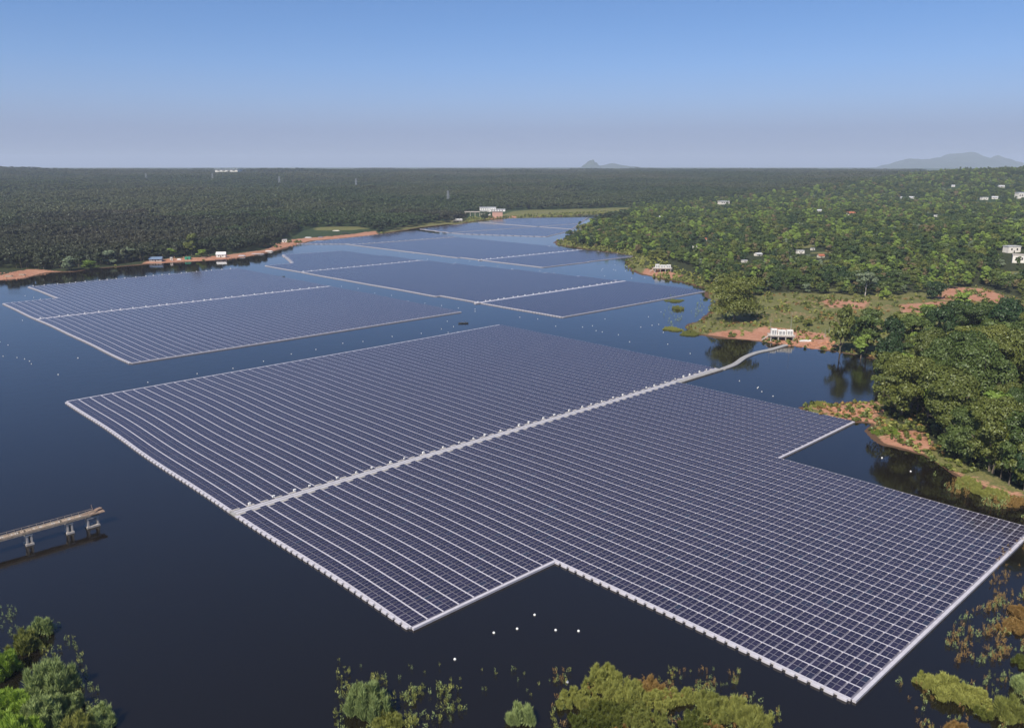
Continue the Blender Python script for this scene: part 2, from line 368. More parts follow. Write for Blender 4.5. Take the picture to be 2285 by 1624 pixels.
# far-off hills
def hill(px, top, halfw, dist, seed, base=370, asym=0.0, kind='hill'):
    th = math.atan((px - CXD) / F_D); cx, cy = dist * math.tan(th), dist; hgt = 100 + (370 - top) / F_D * dist; wr = halfw / F_D * dist
    n = 36; g = np.linspace(-1, 1, n); U, V = np.meshgrid(g, g, indexing='ij'); rad = np.hypot(U, V)
    prof = np.clip(1 - rad, 0, 1) ** .9 * (1 + .25 * vn(U, V, .7, seed)) * (1 + asym * U)
    Z = 30 + (hgt - 30) * np.clip(prof, 0, 1.1); X = cx + U * wr * 1.0; Y = cy + V * wr * 1.0
    I = np.arange(n * n).reshape(n, n); Q = np.stack([I[:-1, :-1], I[1:, :-1], I[1:, 1:], I[:-1, 1:]], -1).reshape(-1, 4)
    link_mesh(kind, np_mesh(kind, np.stack([X.ravel(), Y.ravel(), Z.ravel()], -1), Q, M['hillmat'], smooth=True), kind='structure')
M['hillmat'] = simple('hill_forest', (.040, .060, .030), 1.0, .35, .01)
hill(1314, 356, 27, 14000, 4); hill(1365, 366, 80, 15000, 5)
hill(2118, 339, 130, 17000, 6); hill(2010, 353, 80, 16600, 7); hill(2195, 349, 80, 17300, 8); hill(2060, 352, 110, 16200, 9)

# ------------------------------------------------------------------ haze
hz_b = MB(); hz_b.box(0, 12500, -5, 46000, 28000, 415)
hk = NT('haze_air'); hk.t.nodes.remove(hk.b); pv = hk.n("ShaderNodeVolumePrincipled"); pv.inputs['Color'].default_value = (.70, .80, 1, 1)
pv.inputs['Density'].default_value = 6.6e-5; pv.inputs['Anisotropy'].default_value = 0.0; hk.l(pv.outputs[0], hk.out.inputs['Volume'])
hz_b.build('haze', hk.m, kind='stuff')

# ------------------------------------------------------------------ floating solar rafts
A = R(43.6); CA, SA = math.cos(A), math.sin(A)
def UV2(u, v):
    u = np.asarray(u, float); v = np.asarray(v, float)
    du = .34 * np.sin(v / 31.0 + .4) + .22 * np.sin(v / 13.0 + u / 60.0); dv = .45 * np.sin(u / 37.0 + 1.1)
    u = u + du; v = v + dv
    return u * CA + v * SA, u * SA - v * CA
def toUV(x, y): return x * CA + y * SA, x * SA - y * CA
PU, PV = 4.66, 2.72
def slabs(u0, u1, v0, v1, za, zb, thick, sides=True):
    """arrays of uv rectangles -> verts, quads, uv ; top runs from za (at u0) to zb (at u1)"""
    u0, u1, v0, v1 = [np.broadcast_to(np.asarray(q, float), np.shape(u0)) for q in (u0, u1, v0, v1)]
    n = len(u0); cu = np.stack([u0, u0, u1, u1], -1); cv = np.stack([v1, v0, v0, v1], -1)
    X, Y = UV2(cu, cv); zt = np.stack([np.full(n, za)] * 2 + [np.full(n, zb)] * 2, -1)
    top = np.stack([X, Y, zt], -1)                                       # n,4,3
    tuv = np.tile(np.array([[0, 1], [0, 0], [1, 0], [1, 1]], float), (n, 1, 1))
    if not sides: return top.reshape(-1, 3), np.arange(4 * n).reshape(n, 4), tuv.reshape(-1, 2)
    bot = top.copy(); bot[..., 2] -= thick; V = np.concatenate([top, bot], 1).reshape(-1, 3); b = (np.arange(n) * 8)[:, None]
    f = [np.array([0, 1, 2, 3])] + [np.array([(i + 1) % 4, i, i + 4, (i + 1) % 4 + 4]) for i in range(4)]
    Q = np.stack([b + q for q in f], 1).reshape(-1, 4)
    uv = np.concatenate([tuv[:, None], np.zeros((n, 4, 4, 2))], 1).reshape(-1, 2)
    return V, Q, uv
def orient(Q, V):
    return Q
def raft(label, poly_uv, u0, v0, near=False, sides=False, skip=(), group=None):
    P = np.array(poly_uv); iu0, iu1 = P[:, 0].min(), P[:, 0].max(); iv0, iv1 = P[:, 1].min(), P[:, 1].max()
    i = np.arange(math.floor((iu0 - u0) / PU) - 1, math.ceil((iu1 - u0) / PU) + 1); j = np.arange(math.floor((iv0 - v0) / PV) - 1, math.ceil((iv1 - v0) / PV) + 1)
    I, J = np.meshgrid(i, j, indexing='ij'); cu = u0 + (I + .5) * PU; cv = v0 + (J + .5) * PV
    ins = poly_sd(cu, cv, P) < 0
    for (a, b, c, d) in skip: ins &= ~((cu > a) & (cu < b) & (cv > c) & (cv < d))
    occ = ins; U = cu[ins]; V = cv[ins]
    cx, cy = UV2(U.mean(), V.mean()); root = thing('solar_raft', label, 'floating solar raft', (0, 0, 0), group=group)
    # panels: two across (u) and two along (v) in every block
    pu, pv = 2.00, 1.14; za = .52; slope = .040
    uu = []; vv = []
    for a in (0, 1):
        for b in (0, 1):
            uu.append(U - 2.045 + a * 2.09); vv.append(V - 1.185 + b * 1.23)
    uu = np.concatenate(uu); vv = np.concatenate(vv); aa = np.repeat([0, 0, 1, 1], len(U))
    keep = np.ones(len(uu), bool)
    if near:
        X, Y = UV2(uu + 1, vv + .57); dist = np.hypot(X, Y); sel = np.argsort(dist)[:300]; keep[sel] = False
        V_, Q_, uv_ = [], [], []
        pm = MB(); pm.box(0, 0, -.045, pu, pv, .045); me = pm.mesh('solar_panel', M['panel'])
        l = me.uv_layers.new(name="UVMap")
        for p in me.polygons:
            for li, uvc in zip(p.loop_indices, ((0, 0), (1, 0), (1, 1), (0, 1)) if p.normal.z > .9 else ((0, 0),) * 4): l.data[li].uv = uvc
        me.polygons.foreach_set("use_smooth", [False] * len(me.polygons))
        for k in sel:
            x, y = UV2(uu[k] + pu / 2, vv[k] + pv / 2); z = za + (pu / 2 + aa[k] * 2.09) * slope
            o = bpy.data.objects.new('solar_panel', me); C.objects.link(o); o.parent = root; o.location = (float(x), float(y), z + .002)
            o.rotation_euler = (0, -math.atan(slope), A)
    for a in (0, 1):
        m = keep & (aa == a)
        v_, q_, t_ = slabs(uu[m], uu[m] + pu, vv[m], vv[m] + pv, za + a * 2.09 * slope, za + (a * 2.09 + pu) * slope, .05, sides)
        if a == 0: VV, QQ, TT = v_, q_, t_
        else: QQ = np.concatenate([QQ, q_ + len(VV)]); VV = np.concatenate([VV, v_]); TT = np.concatenate([TT, t_])
    link_mesh('panel_rows', np_mesh('panel_rows', VV, QQ, M['panel'], uv=TT), root, kind='stuff')
    # dark floats under the panels with pale joints between blocks, pale service walkways along every row
    v_, q_, t_ = slabs(U - 2.05, U + 2.05, V - 1.17, V + 1.17, .30, .30, .3, sides)
    link_mesh('support_floats', np_mesh('support_floats', v_, q_, M['float_grey']), root, kind='stuff')
    v_, q_, t_ = slabs(U - 2.05, U + 2.05, V + 1.20, V + 1.52, .44, .44, .3, sides)
    link_mesh('joint_floats', np_mesh('joint_floats', v_, q_, M['float_grey']), root, kind='stuff')
    # rows: strip before each block, and after the last
    pad = np.pad(occ, 1); o1 = pad[1:-1, 1:-1]; prev = pad[:-2, 1:-1]; nxt = pad[2:, 1:-1]; jp = pad[1:-1, :-2]; jn = pad[1:-1, 2:]
    su = [cu[o1] - PU / 2]; sv = [cv[o1]]; e = o1 & ~nxt; su.append(cu[e] + PU / 2); sv.append(cv[e]); su = np.concatenate(su); sv = np.concatenate(sv)
    wv = .22
    v_, q_, t_ = slabs(su - wv, su + wv, sv - PV / 2, sv + PV / 2, .56, .56, .5, True)
    link_mesh('row_walkway', np_mesh('row_walkway', v_, q_, M['float']), root, kind='stuff')
    # rim: along the u sides (parallel to v) a bulging row of floats, along the v ends a continuous walkway
    rim = []; e = o1 & ~prev
    for x, y in zip(cu[e], cv[e]): rim.append((x - (PU / 2 + .54), y, .88, 1.9))
    strips = []
    for e, s in ((o1 & ~jp, -1), (o1 & ~jn, 1)):
        for x, y in zip(cu[e], cv[e]): strips.append((x, y + s * (PV / 2 + .62), PU, .75))
    st = np.array(strips); rm = np.array(rim)
    v_, q_, t_ = slabs(st[:, 0] - st[:, 2] / 2, st[:, 0] + st[:, 2] / 2, st[:, 1] - st[:, 3] / 2, st[:, 1] + st[:, 3] / 2, .57, .57, .55, True)
    link_mesh('end_walkway', np_mesh('end_walkway', v_, q_, M['float']), root, kind='stuff')
    rest = rm
    if near:
        X, Y = UV2(rm[:, 0], rm[:, 1]); k = np.argsort(np.hypot(X, Y)); fm = MB(); fm.box(0, 0, -.5, .88, 1.9, .46); fm.box(0, 0, -.04, .72, 1.7, .05); me = fm.mesh('edge_float', M['float'])
        for q in k[:290]:
            o = bpy.data.objects.new('edge_float', me); C.objects.link(o); o.parent = root; o.location = (float(X[q]), float(Y[q]), .55); o.rotation_euler = (0, 0, A)
        rest = rm[k[290:]]
    if len(rest):
        v_, q_, t_ = slabs(rest[:, 0] - .5, rest[:, 0] + .5, rest[:, 1] - .95, rest[:, 1] + .95, .56, .56, .5, True)
        link_mesh('rim_floats', np_mesh('rim_floats', v_, q_, M['float']), root, kind='stuff')
    return root

def walkway(root, u0, u1, v0, v1, z=.60, mat='float', name='main_walkway', seg=PU):
    """a broad service walkway along u, laid from float segments"""
    n = max(1, int(abs(u1 - u0) / seg)); e = np.linspace(u0, u1, n + 1)
    v_, q_, t_ = slabs(e[:-1] + .03, e[1:] - .03, np.full(n, v0), np.full(n, v1), z, z, .55, True)
    link_mesh(name, np_mesh(name, v_, q_, M[mat]), root)

# raft A (nearest)
POLY_A = [(97, -381), (352.6, -381), (352.6, -134), (312, -134), (312, -133.8), (97, -133.8)]
polyA = [(96.5, -381), (353, -381), (353, -221.5), (96.5, -221.5)]
polyA_full = [(96.0, -382), (353.3, -382), (353.3, -219), (314.5, -219), (314.5, -133.8), (256, -133.8), (256, -55.2), (143.2, -55.2), (143.2, -133.8), (96.0, -133.8)]
raftA = raft('huge nearest raft of dark solar panels with a pale grey walkway through its middle', polyA_full, 96.6, -133.8 - PV * 120, near=True, sides=True, skip=[(0, 400, -221.6, -217.6)])
walkway(raftA, 95.6, 353.6, -217.9, -217.0, mat='float_worn'); walkway(raftA, 95.6, 353.6, -221.9, -221.0, mat='float_worn')
walkway(raftA, 95.6, 353.6, -220.8, -218.0, z=.50, mat='bridge_float', name='walkway_deck')
raftB = raft('left solar raft near the forest shore, with one pale walkway and a notched corner', [(181, -782), (367, -782), (367, -437), (143.5, -437), (143.5, -698), (181, -698)], 143.5, -437 - PV * 140, sides=True, skip=[(0, 400, -610.5, -607.6)])
walkway(raftB, 142.5, 367.5, -610.4, -607.8)
raftC = raft('long solar raft in the middle of the lake reaching towards the right bank station', [(398, -784), (402, -374), (574, -374), (574, -459), (545, -708), (536, -862), (465, -869), (430, -784)], 398.4, -374 - PV * 200, skip=[(0, 900, -459, -456.2), (0, 900, -713, -710.4)])
walkway(raftC, 398, 574, -458.8, -456.4); walkway(raftC, 398, 545, -712.8, -710.6)
raftD = raft('far solar raft beyond the long middle one, its right end near the rusty marsh', [(588, -936), (594, -579), (746, -582), (758, -665), (764, -914), (606, -914)], 589.5, -579 - PV * 160, skip=[(0, 900, -672, -669.4)])
walkway(raftD, 589, 757, -671.8, -669.6)
raftE = raft('far narrow solar raft against the left grassy shore', [(545, -977), (606, -921), (763, -921), (792, -1051), (627, -1005)], 548, -921 - PV * 60)
raftF = raft('farthest solar raft below the pump house', [(820, -1075), (1118, -1174), (1244, -1092), (968, -885), (862, -834), (804, -960)], 806, -834 - PV * 150, skip=[(0, 1300, -985, -979), (985, 996, -1200, -800)])

# ------------------------------------------------------------------ trees
def crown_mesh(name, mat, w, h, n, leaf, lobes, seed, flat=.55, low=.25, hang=0.0, top=.0, elong=1.0):
    """n leaf sprays on the outside of many unequal lobes; w, h of the crown, base at z=0 (bottom of the crown at low*h)"""
    r = np.random.default_rng(seed); L = []
    for k in range(lobes):
        a = r.uniform(0, 6.283); q = math.sqrt(r.uniform(0, 1)) * .68; zz = r.uniform(low + .12, .84)
        env = math.sqrt(max(.05, 1 - ((zz - .55) / .62) ** 2))
        L.append((q * env * w / 2 * math.cos(a), q * env * w / 2 * math.sin(a), zz * h, r.uniform(.10, .235) * w * (1.1 - .35 * q)))
    L.append((0, 0, h * (.72 + top), .22 * w)); L = np.array(L); pw = L[:, 3] ** 2; idx = r.choice(len(L), n, p=pw / pw.sum())
    d = r.normal(size=(n, 3)); d[:, 2] = np.where(d[:, 2] < -.3, -d[:, 2] * .6, d[:, 2]); d /= np.linalg.norm(d, axis=1)[:, None]
    rad = L[idx, 3] * r.uniform(.72, 1.06, n) ** .7; P = L[idx, :3] + d * rad[:, None] * np.array([1, 1, flat + .2])
    nr = d + r.normal(size=(n, 3)) * .55 + np.array([0, 0, .35 - hang]); nr /= np.linalg.norm(nr, axis=1)[:, None]
    t = np.cross(nr, r.normal(size=(n, 3))); t /= np.linalg.norm(t, axis=1)[:, None]; b = np.cross(nr, t); s = leaf * r.uniform(.55, 1.35, n)[:, None]
    a_, b_ = t * s, b * s * .62 * elong
    V = np.stack([P - a_ * .9, P - b_ + a_ * .1, P + a_, P + b_ - a_ * .15], 1).reshape(-1, 3); V[:, 2] = np.maximum(V[:, 2], .2)
    return np_mesh(name, V, np.arange(4 * n).reshape(n, 4), mat)
def trunk_mesh(name, mat, h, r, limbs, w, seed, low=.3):
    rd = random.Random(seed); m = MB(); bx, by = rd.uniform(-.04, .04) * h, rd.uniform(-.04, .04) * h
    m.bar((0, 0, -.6), (bx * .5, by * .5, h * low), 2 * r, n=7, r2=1.5 * r); m.bar((bx * .5, by * .5, h * low), (bx, by, h * .62), 1.5 * r, n=7, r2=.8 * r)
    for k in range(limbs):
        a = 6.283 * k / limbs + rd.uniform(-.4, .4); z0 = h * rd.uniform(low * .8, .5); q = w * rd.uniform(.2, .36)
        m.bar((bx * .5, by * .5, z0), (q * math.cos(a), q * math.sin(a), z0 + h * rd.uniform(.15, .32)), .9 * r, n=5, r2=.35 * r)
    return m.mesh(name, mat)
KINDS = {}
def kind(name, leafm, w, h, n, leaf, lobes, bark='bark', nvar=3, low=.25, r=.3, limbs=5, **kw):
    KINDS[name] = dict(w=w, h=h, crowns=[crown_mesh('crown', M[leafm], w, h, n, leaf, lobes, 100 + 17 * i + len(KINDS), low=low, **kw) for i in range(nvar)],
                       trunks=[trunk_mesh('trunk', M[bark], h, r, limbs, w, i + 5, low) for i in range(nvar)])
kind('big', 'leaf_olive', 26, 24, 20000, .40, 60, r=.7, limbs=8, nvar=2, low=.08)
kind('bank', 'leaf_olive', 19, 19, 15000, .33, 30, r=.45, nvar=3, low=.06)
kind('bankdark', 'leaf_mid', 18, 19, 15000, .33, 30, r=.45, nvar=2, low=.06)
kind('dark', 'leaf_dark', 13, 13, 4200, .42, 22, nvar=2, low=.05)
kind('mid', 'leaf_mid', 11, 13, 2600, .44, 18, low=.12)
kind('olive', 'leaf_olive', 10, 12, 2300, .44, 17, low=.12)
kind('bright', 'leaf_bright', 9, 13, 2000, .44, 15, low=.15)
kind('brown', 'leaf_brown', 9, 12, 900, .55, 12, nvar=2, low=.15)
kind('slim', 'leaf_mid', 5.2, 16, 900, .50, 12, bark='bark_pale', low=.22, r=.16, limbs=3)
kind('silver', 'leaf_silver', 8, 8, 1300, .5, 12, nvar=2, low=.05)
kind('pale', 'leaf_silver', 13, 17, 2000, .50, 18, bark='bark_pale', nvar=1, low=.30, r=.3)
kind('plant', 'leaf_plantation', 9.5, 13.5, 620, .80, 9, nvar=3, low=.22, r=.18, limbs=3)
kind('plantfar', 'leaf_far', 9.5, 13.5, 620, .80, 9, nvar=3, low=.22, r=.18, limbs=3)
FIRST = {}
def tree(kd, x, y, z, s, label, group=None, sz=1.0, name=None, cat='tree'):
    K = KINDS[kd]; i = random.randrange(len(K['crowns']))
    nm = name or {'slim': 'slender_tree', 'plant': 'plantation_tree', 'plantfar': 'plantation_tree', 'silver': 'shrub', 'big': 'broad_tree'}.get(kd, 'tree')
    t = thing(nm, label, cat, (x, y, z - .1), random.uniform(0, 6.28), group); t.scale = (s, s, s * sz)
    c = link_mesh('crown', K['crowns'][i], t); k = link_mesh('trunk', K['trunks'][i], t)
    FIRST.setdefault((kd, i), c); return t
def tree_px(kd, px, py, wpx, label, hpx=None, group=None, name=None, cat='tree'):
    x, y, z = G(px, py); depth = math.hypot(y * math.cos(PITCH) + (H - z) * math.sin(PITCH), 0); K = KINDS[kd]
    s = wpx / F_D * depth / (K['w'] * .92); szz = 1.0 if not hpx else (hpx / F_D * depth / (K['h'] * .95)) / s
    return tree(kd, x, y, z, s, label, group, szz, name, cat)

tree_px('big', 1637, 716, 116, 'big round tree standing alone on the grassy point, left of the white station', hpx=104)
tree_px('dark', 2087, 668, 44, 'small dark tree alone on the reddish field, with shadow beside it', hpx=44)
tree_px('pale', 1930, 661, 52, 'pale tree with a white trunk at the back edge of the field', hpx=58)
tree_px('olive', 1874, 790, 58, 'tall leafy tree on the bank just right of the white station', hpx=112)
tree_px('mid', 1932, 790, 72, 'broad tree leaning over the water, second to the right of the station', hpx=98)
tree_px('dark', 1985, 800, 70, 'dark tree with open branches behind the flooded bank', hpx=96)
tree_px('mid', 2035, 792, 80, 'dark green tree in the middle of the bank row behind the cove', hpx=96)
tree_px('dark', 2100, 780, 80, 'rounded dark tree at the edge of the brown field', hpx=100)
tree_px('bright', 2062, 716, 42, 'light green sapling in front of the brown field', hpx=40)
tree_px('bankdark', 2165, 760, 95, 'wide tree behind the right bank canopy near the red track', hpx=84)
tree_px('dark', 2235, 770, 110, 'dense dark tree at the right end of the brown field', hpx=100)
tree_px('bright', 2140, 700, 44, 'light green tree rising behind the field near the red track', hpx=52)
tree_px('mid', 2210, 722, 50, 'small green tree below the red track by the field', hpx=44)
tree_px('olive', 1800, 728, 26, 'low leafy bush on the grass above the white station', hpx=16, name='bush', cat='bush')
tree_px('mid', 1690, 660, 34, 'small green bush tree at the left end of the field', hpx=26)
tree_px('bright', 1975, 668, 30, 'light green bush on the field beside the dark lone tree', hpx=22, name='bush', cat='bush')
bank = [('bank', 2008, 938, 150, 150), ('bankdark', 2085, 905, 140, 150), ('bank', 2110, 985, 170, 165), ('bankdark', 2185, 930, 170, 170), ('bank', 2255, 890, 150, 160), ('bankdark', 2150, 1030, 140, 130), ('bank', 2215, 1055, 170, 180),
        ('bankdark', 2290, 1080, 170, 190), ('bank', 2060, 842, 120, 110), ('bankdark', 2130, 850, 130, 120), ('bank', 2200, 838, 130, 120), ('bankdark', 2275, 838, 130, 130), ('bank', 1990, 868, 90, 84), ('bankdark', 2330, 980, 160, 170), ('bank', 2300, 790, 120, 110), ('bankdark', 2350, 880, 150, 150)]
blab = ['leftmost olive tree of the thick bank canopy, leaning over the small red spit', 'darker tree just behind the leftmost bank tree', 'olive tree above the red earth bay in the right bank canopy', 'dark green tree in the heart of the right bank canopy',
        'olive tree high in the right bank canopy by the photo edge', 'dark tree overhanging the red earth bay, nearest the water', 'large olive tree overhanging the dark shore at lower right', 'tall dark tree at the right photo edge over the grassy shore',
        'olive tree at the back of the right bank canopy, toward the cove', 'dark tree at the back of the right bank canopy, below the brown field', 'olive tree at the back of the canopy, right of its dark neighbour', 'dark tree at the back of the canopy by the photo edge',
        'smallest olive tree at the cove end of the right bank canopy', 'dark tree half out of the photo on the right bank', 'olive tree half out of the photo under the brown field', 'dark tree half out of the photo behind the bank canopy']
for (kd, px, py, wp, hp), lb in zip(bank, blab): tree_px(kd, px, py, wp * .84, lb, hpx=hp)
rb_ = random.Random(21)
for k in range(46):
    t_ = rb_.random(); px = 1975 + t_ * 330 + rb_.uniform(-15, 15); lo = 860 + max(0, (px - 1990)) * .80; py = rb_.uniform(845, min(1095, lo + 25)) if k % 3 else min(1095, lo + 18); hp = rb_.uniform(70, 150) * (.7 + .3 * (py - 800) / 280)
    kd = rb_.choice(['bank', 'bankdark', 'mid', 'olive', 'bright', 'dark', 'bank'])
    tree_px(kd, px, py, hp * rb_.uniform(.5, .75), {'bank': 'olive tree', 'bankdark': 'dark green tree', 'mid': 'green tree', 'olive': 'yellowish tree', 'bright': 'bright green tree', 'dark': 'blackish green tree'}[kd] + ' filling the thick canopy on the right bank', hpx=hp, group='trees filling the right bank canopy')
for k, (px, py, wp, hp, kd) in enumerate(((1905, 762, 50, 58, 'dark'), (1945, 745, 46, 60, 'mid'), (2010, 762, 60, 70, 'olive'), (2075, 750, 56, 70, 'mid'), (2130, 742, 60, 78, 'dark'), (2190, 745, 60, 80, 'mid'), (2250, 742, 66, 84, 'dark'), (2285, 720, 50, 60, 'olive'), (1920, 800, 40, 56, 'bright'), (2010, 820, 60, 60, 'bankdark'), (2060, 800, 70, 70, 'dark'), (2150, 800, 80, 80, 'olive'), (2230, 800, 80, 90, 'mid'))):
    tree_px(kd, px, py, wp, ('dark', 'green', 'olive')[{'dark': 0, 'bankdark': 0, 'mid': 1, 'bright': 1, 'olive': 2}[kd]] + ' tree in the band between the brown field and the right bank canopy, ' + ('first', 'second', 'third', 'fourth', 'fifth', 'sixth', 'seventh', 'eighth', 'ninth', 'tenth', 'eleventh', 'twelfth', 'last')[k], hpx=hp)
# left shore specials
tree_px('olive', 428, 570, 32, 'yellowish tree standing taller than the forest edge above the red shore', hpx=52)
tree_px('silver', 155, 604, 42, 'silvery bush at the water edge in front of the dark forest', hpx=30, name='bush', cat='bush')
tree_px('silver', 240, 590, 40, 'silvery bush left of the wide pale one on the left shore', hpx=30, name='bush', cat='bush')
tree_px('silver', 285, 584, 46, 'wide pale bush on the left shore beside the blue-grey shed', hpx=32, name='bush', cat='bush')
tree_px('bright', 205, 602, 44, 'low bright green bush touching the water on the left shore', hpx=22, name='bush', cat='bush')
for px, lb in ((385, 'green bush behind the green tarpaulin shelter'), (352, 'green bush directly behind the blue-grey shed'), (450, 'green bush between the shelter and the white cabin')):
    tree_px('bright', px, 575, 26, lb, hpx=20, name='bush', cat='bush')
for px, py, w_, lb in ((860, 503, 26, 'green bush left of the small white building'), (915, 498, 30, 'green bush right of the small white building'), (1083, 486, 26, 'dark bush in front of the pump house')):
    tree_px('dark', px, py, w_, lb, hpx=15, name='bush', cat='bush')

def inpoly(x, y, P): return float(poly_sd(np.array([x]), np.array([y]), P)[0]) < 0
def scatter_pts(x0, x1, y0, y1, sp, jit=.42, seed=1):
    r = np.random.default_rng(seed); X, Y = np.meshgrid(np.arange(x0, x1, sp), np.arange(y0, y1, sp)); X = X.ravel() + r.uniform(-jit, jit, X.size) * sp; Y = Y.ravel() + r.uniform(-jit, jit, Y.size) * sp
    return X, Y, r
def view(X, Y, m=1.08): return (np.abs(X) < (Y + 25) * .625 * m)
gp = lambda pts: np.array([G(x, y)[:2] for x, y in pts])
FIELD = gp([(1530, 640), (1600, 655), (1700, 652), (1850, 660), (2000, 662), (2090, 655), (2180, 640), (2300, 680), (2300, 770), (2150, 790), (1990, 790), (1860, 790), (1700, 772), (1560, 752), (1520, 730), (1580, 700)])
CLEARS = [FIELD, gp([(-80, 640), (-80, 598), (0, 598), (60, 602), (120, 608), (150, 615), (60, 630)]) , gp([(330, 600), (335, 580), (420, 572), (500, 567), (560, 560), (600, 551), (635, 534), (662, 518), (700, 507), (790, 506), (840, 516), (850, 530), (700, 545), (600, 575), (500, 590), (400, 596)]), gp([(1040, 500), (1040, 478), (1130, 470), (1400, 462), (1410, 475), (1300, 482), (1100, 492)]),
          gp([(1400, 575), (1520, 588), (1560, 620), (1560, 650), (1380, 610)])]
HOUSES = [(1616, 452, 26, 9), (1829, 470, 12, 6), (1900, 476, 20, 9), (1571, 534, 14, 7), (1552, 552, 12, 7), (1693, 567, 18, 8), (1662, 583, 14, 7), (1787, 562, 18, 9), (1814, 556, 10, 6), (1833, 571, 16, 9),
          (2015, 441, 10, 5), (2036, 441, 12, 6), (2128, 415, 8, 5), (2236, 416, 14, 6), (2198, 443, 16, 7), (2222, 441, 14, 7), (2282, 436, 26, 16), (2262, 556, 34, 18), (2278, 576, 30, 22), (2090, 482, 10, 5), (1475, 484, 9, 5)]
hpos = [G(a, b + d * .5) for a, b, c, d in HOUSES]; HP = np.array([[p[0], p[1]] for p in hpos])
def scatter(name, label, pts, sources, kind='stuff', cat=None):
    """pts: x y z scale scale_z rot idx ; one object, crowns instanced on its points"""
    pts = np.array(pts, np.float32); me = bpy.data.meshes.new(name); me.vertices.add(len(pts)); me.vertices.foreach_set("co", pts[:, :3].ravel().copy())
    a = me.attributes.new('sc', 'FLOAT_VECTOR', 'POINT'); a.data.foreach_set("vector", np.stack([pts[:, 3], pts[:, 3], pts[:, 4]], -1).ravel().copy())
    a = me.attributes.new('ro', 'FLOAT_VECTOR', 'POINT'); z = np.zeros(len(pts)); a.data.foreach_set("vector", np.stack([z, z, pts[:, 5]], -1).astype(np.float32).ravel().copy())
    a = me.attributes.new('ix', 'INT', 'POINT'); a.data.foreach_set("value", pts[:, 6].astype(np.int32).copy())
    o = link_mesh(name, me, label=label, kind=kind, cat=cat); g = bpy.data.node_groups.new(name, 'GeometryNodeTree')
    g.interface.new_socket("Geometry", in_out='INPUT', socket_type='NodeSocketGeometry'); g.interface.new_socket("Geometry", in_out='OUTPUT', socket_type='NodeSocketGeometry')
    N = g.nodes; L = g.links; gi = N.new('NodeGroupInput'); go = N.new('NodeGroupOutput'); jn = N.new('GeometryNodeJoinGeometry')
    def att(n, t):
        x = N.new('GeometryNodeInputNamedAttribute'); x.data_type = t; x.inputs[0].default_value = n; return x.outputs[0]
    sc, ro, ix = att('sc', 'FLOAT_VECTOR'), att('ro', 'FLOAT_VECTOR'), att('ix', 'INT')
    for k, src in enumerate(sources):
        oi = N.new('GeometryNodeObjectInfo'); oi.inputs['Object'].default_value = src; oi.inputs['As Instance'].default_value = True
        ip = N.new('GeometryNodeInstanceOnPoints'); cp = N.new('FunctionNodeCompare'); cp.data_type = 'INT'; cp.operation = 'EQUAL'; L.new(ix, cp.inputs[2]); cp.inputs[3].default_value = k
        L.new(gi.outputs[0], ip.inputs['Points']); L.new(cp.outputs[0], ip.inputs['Selection']); L.new(oi.outputs['Geometry'], ip.inputs['Instance']); L.new(ro, ip.inputs['Rotation']); L.new(sc, ip.inputs['Scale']); L.new(ip.outputs[0], jn.inputs[0])
    L.new(jn.outputs[0], go.inputs[0]); md = o.modifiers.new('scatter', 'NODES'); md.node_group = g; return o

# the plantation: everything left of and beyond the lake
SPLIT = gp([(1400, 476), (1430, 463), (1500, 458), (1620, 447), (1750, 432), (1900, 415), (2000, 395), (2100, 380)])     # rubber wood left of it, mixed wood right of it
def left_side(X, Y):
    th = np.arctan2(X, Y); r = np.hypot(X, Y); st = np.arctan2(SPLIT[:, 0], SPLIT[:, 1]); sr = np.hypot(SPLIT[:, 0], SPLIT[:, 1]); lim = np.interp(th, st, sr)
    return (th < .03) | ((th < st[0]) & (r > 1450)) | ((th >= st[0]) & (r > lim))
FP = []; near_pl = []
for (ra, rb, sp, s, szz, sd_) in ((500, 1250, 7.6, 1.0, 1.0, 1), (1250, 2400, 11.5, 1.45, 1.05, 2), (2400, 4300, 17, 2.1, 1.1, 3), (4300, 6800, 26, 3.0, .9, 4)):
    X, Y, r = scatter_pts(-.72 * rb, .72 * rb, 400, rb, sp, seed=sd_); d = np.hypot(X, Y); k = (d > ra) & (d <= rb) & view(X, Y); X, Y = X[k], Y[k]
    k = left_side(X, Y); X, Y = X[k], Y[k]; d = np.hypot(X, Y); sd = poly_sd(X, Y, LP); margin = np.where(X < -150, 16, 22); k = sd > margin + 5 * vn(X, Y, 60, 9)
    for P in CLEARS[1:4]: k &= poly_sd(X, Y, P) > 0
    X, Y, sd, d = X[k], Y[k], sd[k], d[k]; Z = height(X, Y, sd)
    for i in range(len(X)):
        q = s * r.uniform(.8, 1.2); zz = q / s * szz * 1.02 * (1 + .0 * s)
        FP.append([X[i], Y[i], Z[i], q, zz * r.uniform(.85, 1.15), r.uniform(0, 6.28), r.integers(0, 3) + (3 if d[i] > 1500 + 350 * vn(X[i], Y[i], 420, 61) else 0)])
        if ra == 500: near_pl.append((sd[i] + .02 * d.mean() * 0, len(FP) - 1, math.hypot(X[i], Y[i])))
